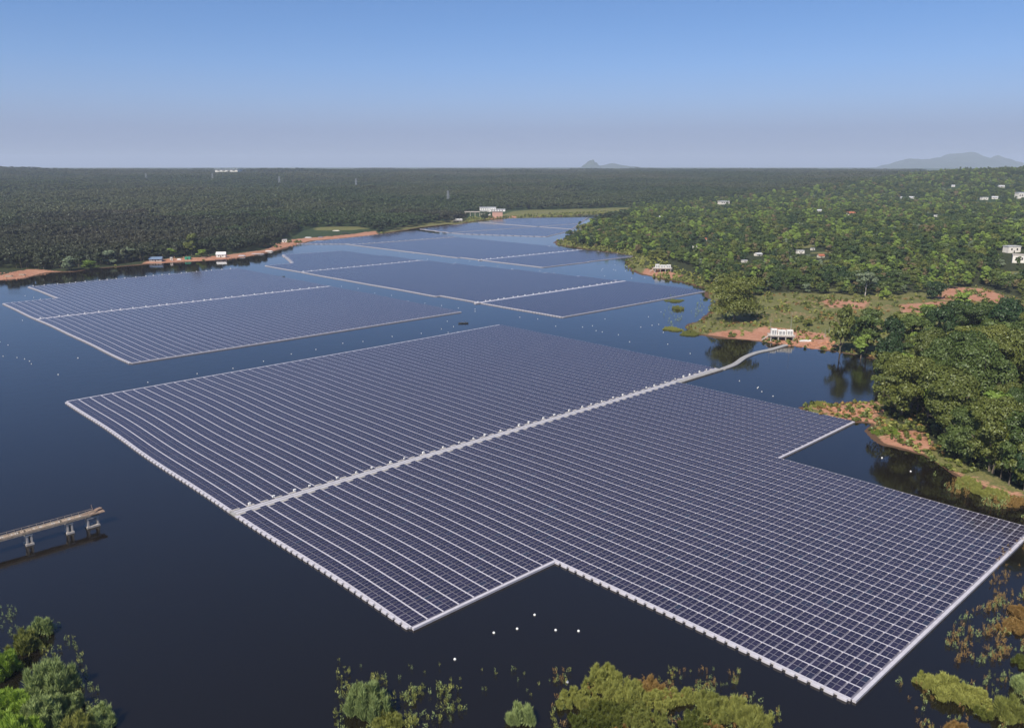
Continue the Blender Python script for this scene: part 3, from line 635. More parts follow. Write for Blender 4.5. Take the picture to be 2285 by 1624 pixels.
# front row of the plantation: trees one can tell apart
near_pl.sort(key=lambda t: t[0]); front = [t for t in near_pl if t[2] < 1000][:90]; gone = set()
for sdv, i, d_ in front:
    x, y, z, q, zz, ro, ix = FP[i]; gone.add(i)
    tree('plant', x, y, z, q, 'dark plantation tree in the front row of the forest edge behind the left shore', 'plantation trees along the left shore', zz / q)
FP = [p for i, p in enumerate(FP) if i not in gone]
for a_, b_, hw_ in ((505, 384, 34), (620, 379, 10), (655, 378, 10), (1090, 484, 50)):        # open ground round the far buildings
    x_, y_, z_ = G(a_, b_); hd = math.hypot(x_, y_); ux, uy = x_ / hd, y_ / hd; hw_ = hw_ / F_D * hd
    FP = [p for p in FP if not (hd * (.90 if hd > 2500 else .97) < p[0] * ux + p[1] * uy < hd + 60 and abs(p[0] * uy - p[1] * ux) < hw_)]
for i in range(3):
    if ('plant', i) not in FIRST:
        FIRST[('plant', i)] = [o for o in C.objects if o.name.startswith('crown') and o.data == KINDS['plant']['crowns'][i]][0] if any(o.data == KINDS['plant']['crowns'][i] for o in C.objects if o.type == 'MESH') else FIRST[('plant', 0)]
far3 = []
for i in range(3):                                            # three paler plantation trees at the edge of the far valley
    px, py = ((1150, 468), (1230, 466), (1330, 463))[i]; x, y, z = G(px, py); t = thing('plantation_tree', 'pale plantation tree ' + ('above the right end of the pump house', 'above the far end of the rafts', 'above the head of the lake')[i], 'tree', (x, y, z - .1), i * 2.0); t.scale = (1.3,) * 3
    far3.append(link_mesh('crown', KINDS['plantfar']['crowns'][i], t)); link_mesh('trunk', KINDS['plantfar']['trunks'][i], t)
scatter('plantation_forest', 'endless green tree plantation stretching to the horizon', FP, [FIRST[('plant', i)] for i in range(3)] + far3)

# the mixed wood on the right
mixk = ['mid', 'olive', 'bright', 'dark', 'brown', 'slim', 'slim', 'mid', 'olive', 'silver']
cand = []
for (ra, rb, sp, s, sd_) in ((380, 1150, 8.2, .88, 11), (1150, 2200, 10.5, 1.08, 12), (2200, 4000, 16, 1.5, 13)):
    X, Y, r = scatter_pts(-100, .75 * rb, 330, rb, sp, seed=sd_); d = np.hypot(X, Y); k = (d > ra) & (d <= rb) & view(X, Y); X, Y = X[k], Y[k]
    sd = poly_sd(X, Y, LP); k = ~left_side(X, Y) & (sd > 14 + 4 * vn(X, Y, 50, 4))
    for P in CLEARS: k &= poly_sd(X, Y, P) > 2
    k &= ~((opening(X, Y) > .0) & (sd > 70))
    X, Y, sd = X[k], Y[k], sd[k]
    th = np.degrees(np.arctan2(X, Y)); fx = CXD + F_D * X / (Y * math.cos(PITCH) + H * math.sin(PITCH))
    # keep sight lines to the houses open: nothing just in front of them
    for hx, hy in HP:
        hd = math.hypot(hx, hy); ux, uy = hx / hd, hy / hd; al = X * ux + Y * uy; ac = np.abs(X * uy - Y * ux); k2 = (al > hd - 9 - hd * .07) & (al < hd + 9) & (ac < 9 + hd * .004)
        X, Y, sd = X[~k2], Y[~k2], sd[~k2]
    Z = height(X, Y, sd); cl = vn(X, Y, 120, 31) + .5 * vn(X, Y, 40, 32)
    for i in range(len(X)):
        if cl[i] > .35: kd = r.choice(['bright', 'olive', 'slim', 'bright'])
        elif cl[i] < -.45: kd = r.choice(['dark', 'mid', 'mid', 'slim'])
        else: kd = r.choice(mixk)
        q = s * r.uniform(.55, 1.3); cand.append((math.hypot(X[i], Y[i]), X[i], Y[i], Z[i], q, q / s * (.5 + .5 * s) * r.uniform(.8, 1.1), kd))
cand.sort(key=lambda t: t[0])
desc = {'mid': 'leafy green tree', 'olive': 'olive tree', 'bright': 'light green tree', 'dark': 'dark dense tree', 'brown': 'brownish dry-leaved tree', 'slim': 'slender tall tree', 'silver': 'low silvery tree'}
NIND = 160
for (d_, x, y, z, q, zz, kd) in cand[:NIND]:
    px = CXD + F_D * x / (y * math.cos(PITCH) + (H - z) * math.sin(PITCH))
    where = ('in the wood behind the second station' if px < 1700 else 'in the wood edge behind the grassy field' if px < 2000 else 'in the wood above the red track' if y < 700 else 'in the wood on the right-hand slope') if y > 480 else 'behind the canopy of the right bank'
    tree(kd, x, y, z, q, desc[kd] + ' ' + where, desc[kd].replace('tree', 'trees') + ' ' + where, zz / q)
skeys = sorted(FIRST.keys()); need = ['mid', 'olive', 'bright', 'dark', 'brown', 'slim', 'silver']; bykind = {n: [k for k in skeys if k[0] == n] for n in need}
rest = cand[NIND:]; src = [k for n in need for k in bykind[n]]; sid = {k: i for i, k in enumerate(src)}; pts = []
for (d_, x, y, z, q, zz, kd) in rest:
    k = random.choice(bykind[kd] or bykind['mid']); pts.append([x, y, z, q, zz, random.uniform(0, 6.28), sid[k]])
scatter('mixed_wood', 'mixed green wood covering the slopes behind the right bank', pts, [FIRST[k] for k in src])
# low scrub on banks and field
sp_ = []; X, Y, r = scatter_pts(40, 420, 260, 760, 3.3, seed=44); sd = poly_sd(X, Y, LP); n_ = vn(X, Y, 30, 77); inf = poly_sd(X, Y, FIELD) < 0
k = view(X, Y) & (sd > 1.0) & (((n_ > .25) & inf & (r.uniform(0, 1, len(X)) < .7)) | (inf & (r.uniform(0, 1, len(X)) < .14)) | ((~inf) & (sd < 26) & (n_ > -.3)) | (~inf & (sd > 5) & (Y < 420))); Z = height(X, Y, sd)
bm_src = [crown_mesh('scrub', M['leaf_marsh'], 2.6, 1.3, 90, .42, 6, 900, low=.0), crown_mesh('scrub', M['leaf_olive'], 3, 1.6, 90, .45, 6, 901, low=.0), crown_mesh('scrub', M['leaf_rust'], 2.4, 1.0, 70, .38, 5, 902, low=.0)]
bush_obj = []
for i, (nm, lb, pos) in enumerate((('scrub_bush', 'small yellow-green bush on the grassy point beside the big round tree', (1600, 735)), ('scrub_bush', 'low olive bush on the grass right of the big round tree', (1712, 712)), ('scrub_bush', 'rust-brown low bush at the tip of the grassy point', (1562, 738)))):
    x, y, z = G(*pos); bush_obj.append(link_mesh(nm, bm_src[i], loc=(x, y, z), label=lb, cat='bush'))
sp_ = [[X[i], Y[i], Z[i], r.uniform(.6, 1.5), r.uniform(.5, 1.5), r.uniform(0, 6.28), r.choice([0, 0, 1, 1, 2])] for i in np.nonzero(k)[0]]
X, Y, r = scatter_pts(-420, -100, 560, 1300, 5.5, seed=45); sd = poly_sd(X, Y, LP); n_ = vn(X, Y, 50, 78); k = view(X, Y) & (sd > 3) & (sd < 26) & (n_ > .75); Z = height(X, Y, sd)
sp_ += [[X[i], Y[i], Z[i], r.uniform(.8, 2.0), r.uniform(.7, 2.0), r.uniform(0, 6.28), r.choice([0, 1, 1])] for i in np.nonzero(k)[0]]
X, Y, r = scatter_pts(-80, 420, 650, 1900, 7, seed=46); sd = poly_sd(X, Y, LP); n_ = vn(X, Y, 50, 79); k = view(X, Y) & (sd > 0) & (sd < 45) & (n_ > -.5); Z = height(X, Y, sd)
sp_ += [[X[i], Y[i], Z[i], r.uniform(1, 2.6), r.uniform(.8, 2.2), r.uniform(0, 6.28), r.choice([0, 0, 1])] for i in np.nonzero(k)[0]]
scatter('bank_scrub', 'low scrub and weeds along the banks and over the field', sp_, bush_obj)

# ------------------------------------------------------------------ marsh plants in the near water
def tuft_mesh(name, mat, w, h, n, seed, bl=.055, lean=.24, dome=True):
    r = np.random.default_rng(seed); a = r.uniform(0, 6.283, n); q = np.sqrt(r.uniform(0, 1, n)) * w / 2; x, y = q * np.cos(a), q * np.sin(a)
    if dome:                                                  # many upright plumes of unequal height, ragged outline, gaps between
        k = max(10, int(w * w * .9)); h = h * 1.35; ph = r.uniform(0, 6.283, 3); ca = r.uniform(0, 6.283, k)
        edge = .78 + .20 * np.sin(2 * ca + ph[0]) + .14 * np.sin(3 * ca + ph[1]) + .12 * np.sin(5 * ca + ph[2]); cq = np.sqrt(r.uniform(0, 1, k)) * w / 2 * edge
        cx, cy = cq * np.cos(ca), cq * np.sin(ca); ch = h * r.uniform(.22, 1.0, k) * (1.05 - .5 * (2 * cq / w)); i = r.integers(0, k, n)
        rr = np.abs(r.normal(size=n)) * .17 + .02; x, y = cx[i] + rr * np.cos(a), cy[i] + rr * np.sin(a); hh = ch[i] * (1 - .35 * rr); a = a + 0
    else: hh = h * r.uniform(.45, 1.0, n)
    z0 = hh * r.uniform(0, .9, n) ** .8
    if dome: q_ = 1.75 * (1.02 - z0 / hh); x = cx[i] + rr * q_ * np.cos(a); y = cy[i] + rr * q_ * np.sin(a)
    L = np.clip(h * r.uniform(.16, .36, n), .4, 1.5)
    dx = np.cos(a) * lean * r.uniform(.2, 1.4, n) + r.normal(size=n) * .3; dy = np.sin(a) * lean * r.uniform(.2, 1.4, n) + r.normal(size=n) * .3
    d = np.stack([dx, dy, np.ones(n)], -1); d /= np.linalg.norm(d, axis=1)[:, None]; t = np.cross(d, r.normal(size=(n, 3))); t /= np.linalg.norm(t, axis=1)[:, None]
    P = np.stack([x, y, z0], -1); wv = t * (bl * r.uniform(.6, 1.5, n))[:, None]; L = L[:, None]
    V = np.stack([P, P + d * L * .5 + wv, P + d * L, P + d * L * .45 - wv], 1).reshape(-1, 3)
    return np_mesh(name, V, np.arange(4 * n).reshape(n, 4), mat)
TM = {}
def tuft(px, py, wpx, hh, mat, label, dens=1.0, name='marsh_bush', cat='bush', group=None, zoff=-.15, kind=None):
    x, y = D(px, py, 0); depth = y * math.cos(PITCH) + H * math.sin(PITCH); w = wpx / F_D * depth
    key = (mat, round(w / 1.5)); 
    if key not in TM: TM[key] = tuft_mesh('foliage', M[mat], w, hh, int(min(26000, 260 * w * w * dens + 120)), len(TM) + 40)
    t = thing(name, label, cat, (x, y, max(0, hz(x, y)) + zoff), random.uniform(0, 6.28), group); t.scale = (1, 1, random.uniform(.85, 1.15)); link_mesh('foliage', TM[key], t)
    if hh > 2.2:
        m = MB()
        for k in range(6): a = k * 1.05; m.bar((.2 * math.cos(a), .2 * math.sin(a), -.4), (w * .25 * math.cos(a), w * .25 * math.sin(a), hh * .5), .09, n=5, r2=.04)
        m.build('stem', M['bark'], t)
    return t
# lower left
tuft(112, 1545, 130, 5.0, 'leaf_reed', 'large grey-green feathery bush in the lower left water', 1.4)
tuft(100, 1620, 110, 4.5, 'leaf_reed', 'grey-green feathery bush below the large one in the lower left', 1.3)
tuft(160, 1585, 60, 3, 'leaf_reed', 'small grey-green bush on the right flank of the large feathery one', 1.3)
tuft(55, 1450, 70, 3.4, 'leaf_marsh', 'yellow-green bush at the top of the lower left thicket', 1.4)
tuft(95, 1412, 46, 1.6, 'leaf_reed', 'thin sparse bush above the lower left thicket', .5)
tuft(25, 1600, 110, 5.5, 'leaf_lush', 'bright green bush in the lower left corner', 1.5)
tuft(5, 1500, 90, 4.5, 'leaf_lush', 'bright green bush at the left photo edge', 1.5)
tuft(40, 1680, 120, 4.5, 'leaf_lush', 'bright green bush cut by the bottom left photo edge', 1.5)
tuft(180, 1640, 80, 2.6, 'leaf_marsh', 'olive bush at the bottom edge right of the lower left thicket', 1.1)
tuft(228, 1615, 48, 2.4, 'leaf_reed', 'thin dark bush at the right end of the lower left thicket', .8)
# bottom middle
for px, py, w_, h_, mt, lb in ((1345, 1525, 100, 2.6, 'leaf_marsh', 'olive marsh bush at the upper left of the bottom middle thicket'), (1290, 1565, 90, 2.0, 'leaf_marsh', 'leftmost olive bush of the bottom middle thicket'), (1400, 1560, 110, 2.6, 'leaf_marsh', 'wide olive bush in the bottom middle thicket'),
                               (1360, 1600, 110, 2.2, 'leaf_olive', 'darker olive bush low in the bottom middle thicket'), (1452, 1540, 56, 2.2, 'leaf_rust', 'reddish bush between the olive ones in the bottom middle'), (1480, 1570, 80, 2.4, 'leaf_marsh', 'olive bush right of the reddish one'),
                               (1440, 1615, 120, 2.0, 'leaf_marsh', 'olive bush cut by the bottom edge below the reddish one'), (1310, 1625, 110, 1.8, 'leaf_olive', 'low bush cut by the bottom edge at the thicket left end'), (1530, 1560, 60, 1.8, 'leaf_marsh', 'small olive bush on the crest right of the reddish one'),
                               (1590, 1590, 100, 2.2, 'leaf_marsh', 'olive bush in the right part of the bottom middle thicket'), (1640, 1600, 80, 2.4, 'leaf_marsh', 'rightmost tall olive bush of the bottom middle thicket'), (1550, 1620, 90, 1.8, 'leaf_olive', 'dark olive bush at the bottom edge right of centre'),
                               (1690, 1625, 70, 1.3, 'leaf_marsh', 'low sparse bush at the right foot of the bottom middle thicket'), (1590, 1640, 80, 1.6, 'leaf_rust', 'rusty bush cut by the bottom edge'), (1400, 1650, 90, 1.5, 'leaf_rust', 'rusty brown bush under the olive thicket at the bottom edge'),
                               (820, 1590, 110, 2.4, 'leaf_reed', 'thin reed clump left of centre at the bottom'), (860, 1620, 90, 2.2, 'leaf_marsh', 'reed clump cut by the bottom edge left of centre'), (1165, 1610, 60, 1.8, 'leaf_reed', 'small reed clump at the bottom edge between the two thickets'),
                               (2110, 1545, 100, 1.8, 'leaf_marsh', 'yellow-green bush below the lower right raft corner'), (2170, 1560, 80, 2.0, 'leaf_marsh', 'yellow-green bush right of its twin below the raft corner'), (2065, 1525, 50, 1.2, 'leaf_marsh', 'smallest bush nearest the lower right raft corner'),
                               (2190, 1590, 50, 1.6, 'leaf_olive', 'narrow green bush below the yellow-green pair'), (2250, 1595, 70, 2.4, 'leaf_marsh', 'tall green bush in the lower right corner'), (2280, 1540, 50, 1.8, 'leaf_reed', 'grey-green bush at the right edge above the corner bush'),
                               (2262, 1400, 80, 1.8, 'leaf_rust', 'orange marsh bush at the right edge beside the raft'), (2275, 1370, 60, 1.8, 'leaf_rust', 'reddish marsh bush at the right edge above the orange one'), (2280, 1480, 50, 1.6, 'leaf_olive', 'green bush at the right edge below the orange marsh bushes'),
                               (2140, 1640, 50, 1.2, 'leaf_rust', 'rusty low clump at the bottom edge near the corner')):
    sparse = mt == 'leaf_reed'
    tuft(px, py, w_, h_, mt, lb, .45 if sparse else 1.25, name='reed_clump' if sparse else 'marsh_bush', cat='reeds' if sparse else 'bush')
# shore bushes right, above the raft
for px, py, w_, mt, lb in ((2160, 1085, 70, 'leaf_marsh', 'yellow grass bank under the overhanging trees, left end'), (2215, 1108, 80, 'leaf_marsh', 'yellow grass clump on the shore under the large olive tree'), (2265, 1120, 70, 'leaf_rust', 'rusty grass clump at the right edge above the raft corner'), (1985, 965, 56, 'leaf_bright', 'bright grass tongue between the two patches of red earth'),
                           (1960, 968, 40, 'leaf_bright', 'bright grass at the water between the red patches'), (1830, 905, 60, 'leaf_marsh', 'grass clump on the small red spit behind the raft'), (1506, 672, 42, 'leaf_marsh', 'grass island touching the edge of the middle raft'), (1512, 690, 24, 'leaf_marsh', 'small grass islet below the one at the raft edge'),
                           (1500, 735, 48, 'leaf_marsh', 'grass island left of the grassy point'), (1540, 745, 60, 'leaf_marsh', 'grass fringe joining the grassy point to its island')):
    tuft(px, py, w_, 1.1, mt, lb, 1.6 if w_ > 60 else 2.5, name='grass_clump', cat='grass clump', zoff=-.05)
# loose sprigs on the water, red submerged weed
wp = []
def weeds(poly, n, seed, smin=.5, smax=1.3, ids=(0, 0, 1)):
    r = np.random.default_rng(seed); xs = [p[0] for p in poly]; ys = [p[1] for p in poly]; P = np.array(poly, float); k = 0
    while k < n:
        x, y = r.uniform(min(xs), max(xs)), r.uniform(min(ys), max(ys))
        if not inpoly(x, y, P): continue
        if math.sin(x / 13.) + math.sin(y / 9. + x / 31.) + r.normal() * .7 < .25: continue
        X, Y = D(x, y); k += 1; wp.append([X, Y, .0, r.uniform(smin, smax), r.uniform(smin, smax), r.uniform(0, 6.28), int(r.choice(ids))])
weeds([(750, 1500), (880, 1510), (930, 1560), (930, 1650), (750, 1650)], 150, 1); weeds([(900, 1540), (1050, 1530), (1050, 1600), (950, 1640), (900, 1620)], 75, 2); weeds([(720, 1470), (1300, 1480), (1250, 1560), (760, 1560)], 36, 3, .4, .9)
weeds([(1480, 1490), (1650, 1500), (1640, 1560), (1500, 1560)], 110, 4, .4, .9, (0, 1, 2)); weeds([(2100, 1400), (2290, 1300), (2290, 1480), (2120, 1480)], 260, 5, .5, 1.1, (2, 2, 1)); weeds([(2000, 1520), (2285, 1500), (2285, 1640), (2050, 1640)], 120, 6, .4, 1.0, (0, 1, 2))
weeds([(60, 1380), (150, 1400), (240, 1560), (250, 1640), (160, 1640)], 130, 7, .4, 1.1, (1, 1, 0)); weeds([(1230, 1490), (1740, 1560), (1740, 1650), (1230, 1650)], 240, 8, .5, 1.2, (0, 1, 2)); weeds([(1480, 660), (1560, 650), (1580, 720), (1480, 740)], 60, 9, .6, 1.4, (1,)); weeds([(2080, 1060), (2285, 1120), (2285, 1160), (2120, 1100)], 150, 10, .6, 1.4, (1, 2))
weeds([(2230, 1230), (2290, 1200), (2290, 1330), (2200, 1330)], 60, 12, .4, .9, (2,)); weeds([(-10, 1340), (40, 1350), (50, 1420), (-10, 1420)], 30, 13, .4, .8, (1,))
sprig = []
for i, (mt, lb, pos) in enumerate((('leaf_marsh', 'lone olive sprig on dark water above the reed clumps', (945, 1540)), ('leaf_reed', 'lone grey-green sprig on dark water right of the reed clumps', (1002, 1590)), ('leaf_rust', 'lone rusty sprig on dark water at the lower right', (2150, 1440)))):
    me = tuft_mesh('leaves', M[mt], .7, 1.7, 22, 70 + i, bl=.055, lean=.18, dome=False); x, y = D(*pos); t_ = thing('water_plant', lb, 'plant', (x, y, -.05)); sprig.append(link_mesh('leaves', me, t_))
scatter('water_weeds', 'scattered weed sprigs standing in the shallow water', wp, sprig)

# ------------------------------------------------------------------ buildings
def house(px, py, wpx, hpx, label, roof='roof_tin', wall='white_wall', rz=None, flat=False, name='house', pos=None):
    x, y, z = pos or G(px, py); depth = y * math.cos(PITCH) + (H - z) * math.sin(PITCH); w = wpx / F_D * depth; h = max(2.6, hpx / F_D * depth); d = w * random.uniform(.6, .8)
    t = thing(name, label, 'building', (x, y + d / 2, z - .2), random.uniform(-.5, .5) if rz is None else rz)
    a = MB(); hw = h * (.62 if not flat else .9); a.box(0, 0, 0, w, d, hw); 
    if not flat:
        a.v += [(-w / 2, -d / 2, hw), (-w / 2, d / 2, hw), (-w / 2, 0, h * .96), (w / 2, -d / 2, hw), (w / 2, d / 2, hw), (w / 2, 0, h * .96)]; n = len(a.v); a.f += [(n - 6, n - 4, n - 5), (n - 3, n - 2, n - 1)]
    a.build('wall', M[wall], t); r = MB()
    if flat: r.box(0, 0, hw + .003, w * 1.06, d * 1.08, h * .1)
    else:
        for s in (-1, 1): r.hexa([(-w * .54, s * d * .6, hw - h * .07), (w * .54, s * d * .6, hw - h * .07), (w * .54, 0, h), (-w * .54, 0, h), (-w * .54, s * d * .6, hw - h * .07 + .15), (w * .54, s * d * .6, hw - h * .07 + .15), (w * .54, 0, h + .15), (-w * .54, 0, h + .15)][::1])
    r.build('roof', M[roof], t)
    dm = MB(); dm.box(0, -d / 2 - .03, .2, min(1.1, w * .16), .06, min(2.1, hw * .75)); dm.build('door', M['steel_dark'], t)
    nw = 2 if w < 14 else 4
    wm = MB(); wm.box(0, 0, 0, w * .11, .06, hw * .32); wme = wm.mesh('window', M['glass_dark'])
    for k in range(nw):
        sx = (k + .5) / nw - .5
        if abs(sx) < .1: continue
        link_mesh('window', wme, t, (sx * w * .9, -d / 2 - .03, hw * .42))
    return t
hl = [('long low white building amid trees beyond the lake end', 'roof_tin', True), ('tiny white hut in the wood, upper middle right', 'roof_tin', False), ('white house with a red roof in the middle of the right-hand wood', 'roof_red', False), ('pale house with a red roof behind the second station', 'roof_red', False),
      ('small white hut behind the bank trees left of the wood', 'roof_tin', True), ('white-roofed house in the wood above the big round tree', 'roof_tin', False), ('low tin-roofed house just above the big round tree', 'roof_tin', True), ('bright white house in the wood centre', 'roof_tin', True), ('tiny white shed right of the bright white house', 'roof_tin', True), ('cream house with a reddish wall beside the bright white house', 'roof_red', False),
      ('tiny white house far off on the slope, left of a pair', 'roof_tin', False), ('tiny white house far off on the slope, right of a pair', 'roof_tin', False), ('single white speck of a house high on the right slope', 'roof_tin', False), ('white house near the skyline at upper right', 'roof_tin', False), ('white flat-roofed house in a row on the upper right slope', 'roof_tin', True), ('small white house beside the flat-roofed one on the upper right slope', 'roof_tin', False),
      ('tall bright white building at the right photo edge', 'roof_tin', True), ('pale building with a long white roof at the right edge above the field', 'roof_tin', True), ('unfinished pale house below the long white roof at the right edge', 'concrete', True), ('tiny white shed under trees on the right slope', 'roof_tin', True), ('small pale hut at the far end of the lake', 'roof_tin', False)]
for (a, b, c, d), (lb, rf, fl), P in zip(HOUSES, hl, hpos): house(a, b, c * .86, d * .86, lb, rf, 'cream_wall' if 'cream' in lb else 'white_wall', flat=fl, pos=P)
# left shore
house(876, 498, 13, 7, 'small white flat building on stilts of brick by the far left shore', flat=True, rz=.1, name='hut')
house(345, 584, 26, 10, 'blue-grey shed on the left shore below the forest', 'roof_blue', 'concrete', rz=.2, name='shed')
house(382, 582, 5, 8, 'tiny white kiosk right of the blue-grey shed', flat=True, rz=.2, name='kiosk')
house(418, 580, 12, 6, 'green tarpaulin shelter on the left shore', 'tarp_green', 'tarp_green', flat=True, rz=.1, name='shelter')
house(492, 575, 20, 12, 'white cabin on the left shore above a moored barge', 'tarp_white', 'white_wall', rz=.15, name='cabin')
house(634, 541, 11, 7, 'small white hut at the foot of the forest where the shore turns', flat=True, rz=.3, name='hut')
house(505, 384, 50, 6, 'very long low white warehouse near the horizon', flat=True, rz=0, name='warehouse')
house(620, 379, 10, 4, 'pale far building left of two others on the horizon', flat=True, rz=0, name='building'); house(655, 378, 10, 4, 'pale far building right of its twin on the horizon', flat=True, rz=0, name='building')

def station(px, py, w, label, deep, ang, stairs=-1):
    """equipment cabins on a raised concrete platform"""
    x, y, z = G(px, py); z = max(z, .3); t = thing('inverter_station', label, 'station', (x, y, z - .3), ang); dp = w * .55; hp = deep
    p = MB(); p.box(0, 0, hp, w, dp, .45); p.build('platform', M['concrete'], t)
    cm = MB(); cm.box(0, 0, -1.6, .5, .5, hp + 1.55); cme = cm.mesh('column', M['concrete'])
    for i in range(4):
        for j in (-1, 0, 1): link_mesh('column', cme, t, ((i - 1.5) * w * .29, j * dp * .42, 0))
    b = MB(); b.box(0, 0, hp - .55, w * .94, .3, .53); bme = b.mesh('beam', M['concrete'])
    for j in (-1, 0, 1): link_mesh('beam', bme, t, (0, j * dp * .42, 0))
    for cxx, cw, ch, cd, lb in ((-w * .29, w * .22, 3.2, 2.6, 'tall white cabinet at the left end'), (.02 * w, w * .30, 2.5, 2.6, 'middle white container'), (w * .33, w * .24, 2.7, 2.6, 'right white container')):
        c = MB(); c.box(cxx, 0, hp + .46, cw, cd, ch); c.box(cxx, 0, hp + .46 + ch, cw * 1.04, cd * 1.06, .15); o = c.build('equipment_cabin', M['white_paint'], t, label=lb)
        dd = MB()
        for k in (-1, 1): dd.box(cxx + k * cw * .22, -cd / 2 - .03, hp + .6, cw * .34, .06, ch * .8)
        dd.build('cabin_door', M['steel'], o)
    g = MB()
    for k in range(13): g.bar((-w / 2 + k * w / 12, -dp / 2 + .1, hp + .45), (-w / 2 + k * w / 12, -dp / 2 + .1, hp + 1.5), .07)
    for zz in (.95, 1.5): g.bar((-w / 2, -dp / 2 + .1, hp + zz), (w / 2, -dp / 2 + .1, hp + zz), .07)
    g.build('railing', M['white_paint'], t)
    s = MB(); n = 9
    for k in range(n): s.box(stairs * (w / 2 + .25 + k * .42), -dp * .2, hp - (k + 1) * hp / n + .2, .44, 1.6, .18)
    for k in (-1, 1): s.bar((stairs * w / 2, -dp * .2 + k * .85, hp + .3), (stairs * (w / 2 + n * .42), -dp * .2 + k * .85, .2), .12, .3)
    s.build('stairs', M['concrete'], t); return t, x, y, z, hp
t, sx, sy, sz, hp = station(1742, 758, 14.5, 'white equipment station on a raised platform where the floating footbridge lands', 2.9, -.12)
station(1478, 606, 17, 'second white equipment station on stilts, on the far right bank', 3.4, -.05)
station(1022, 496, 17, 'small white equipment station on the far left shore below the pump house', 3.2, 0)
def mast(x, y, z, h, label, name='mast', r=.22, arms=False):
    t = thing(name, label, 'mast', (x, y, z)); m = MB(); m.bar((0, 0, -.5), (0, 0, h * .55), r, n=6); m.bar((0, 0, h * .55), (0, 0, h), r * .7, n=6, r2=r * .3); m.build('pole', M['steel'], t)
    b = MB(); b.box(0, 0, -.3, .9, .9, .5); b.build('footing', M['concrete'], t); return t
mast(sx - 6, sy + 1.5, sz, 13, 'thin pale mast behind the left end of the near station'); mast(sx + 5.8, sy + 1.0, sz, 17, 'taller thin mast behind the right end of the near station')
x, y, z = G(1846, 752); mast(x - 1.5, y, z, 4.5, 'short pale post left of its pair beside the bank tree', 'post', .25); mast(x + .8, y, z, 5.5, 'taller pale post right of its pair beside the bank tree', 'post', .25)
# pump house
x, y, z = G(1100, 486); t = thing('pump_house', 'white and pink pump house with flat roofs at the far left shore', 'building', (x, y + 6, z - .5), .03, scale=.72)
m = MB(); m.box(12, 0, 0, 28, 14, 17); m.build('tower_base', M['pink_wall'], t, label='tall pink concrete base'); m = MB(); m.box(12, -1, 17.01, 42, 16, 5.2); m.build('upper_hall', M['white_paint'], t)
m = MB(); m.box(12, -1, 22.23, 43.5, 17.5, .8); m.build('roof', M['roof_tin'], t)
m = MB(); m.box(-20, 4, 6, 26, 12, 13); m.build('main_hall', M['white_wall'], t); m = MB(); m.box(-14, 4, 19.01, 44, 15, 8); m.build('white_block', M['white_paint'], t); m = MB(); m.box(-14, 4, 27.03, 46, 17, 1.0); m.build('block_roof', M['roof_tin'], t)
m = MB(); m.box(-62, 8, 14, 60, 2.6, 2.6); m.build('gallery', M['concrete'], t, label='long pale gallery running to the left')
wm = MB(); wm.box(0, 0, 0, 3.4, .2, 2.4); wme = wm.mesh('window', M['glass_dark'])
for k in range(7): link_mesh('window', wme, t, (-32 + k * 6, -3.62, 21.6))
for k in range(5): link_mesh('window', wme, t, (-3 + k * 7, -9.12, 18.4))
cm = MB(); cm.box(0, 0, 0, 1.2, 1.2, 14); cme = cm.mesh('column', M['concrete'])
for k in range(5): link_mesh('column', cme, t, (-88 + k * 13, 8, 0))

def pylon(px, py, hpx, label):
    x, y, z = G(px, py); depth = y * math.cos(PITCH); h = hpx / F_D * depth; t = thing('pylon', label, 'pylon', (x, y, z), .4); m = MB(); b = h * .11
    def w_at(q): return b * (1 - q) ** 1.2 + h * .018
    for sx_, sy_ in ((-1, -1), (1, -1), (1, 1), (-1, 1)):
        for k in range(8):
            q0, q1 = k / 8, (k + 1) / 8; m.bar((sx_ * w_at(q0), sy_ * w_at(q0), q0 * h), (sx_ * w_at(q1), sy_ * w_at(q1), q1 * h), h * .014)
    for k in range(8):
        q0, q1 = k / 8, (k + 1) / 8; a, c = w_at(q0), w_at(q1)
        for s in (-1, 1): m.bar((-a, s * a, q0 * h), (c, s * c, q1 * h), h * .008); m.bar((a, s * a, q0 * h), (-c, s * c, q1 * h), h * .008); m.bar((s * a, -a, q0 * h), (s * c, c, q1 * h), h * .008)
    m.build('lattice_mast', M['steel'], t)
    for k, (q, l) in enumerate(((.66, .17), (.8, .14), (.92, .11))):
        a = MB(); a.bar((-l * h, 0, q * h), (l * h, 0, q * h), h * .014); a.bar((-l * h, 0, q * h), (0, 0, (q + .05) * h), h * .009); a.bar((l * h, 0, q * h), (0, 0, (q + .05) * h), h * .009); a.build('cross_arm', M['steel'], t)
for px, py, hp_, lb in ((1000, 458, 32, 'nearest lattice pylon, above the left of the pump house'), (795, 421, 22, 'lattice pylon second from the pump house'), (624, 417, 23, 'third lattice pylon, left of the middle of the forest'), (475, 408, 21, 'fourth lattice pylon, below the white warehouse'), (327, 406, 18, 'farthest left lattice pylon near the horizon')):
    pylon(px, py, hp_, lb)

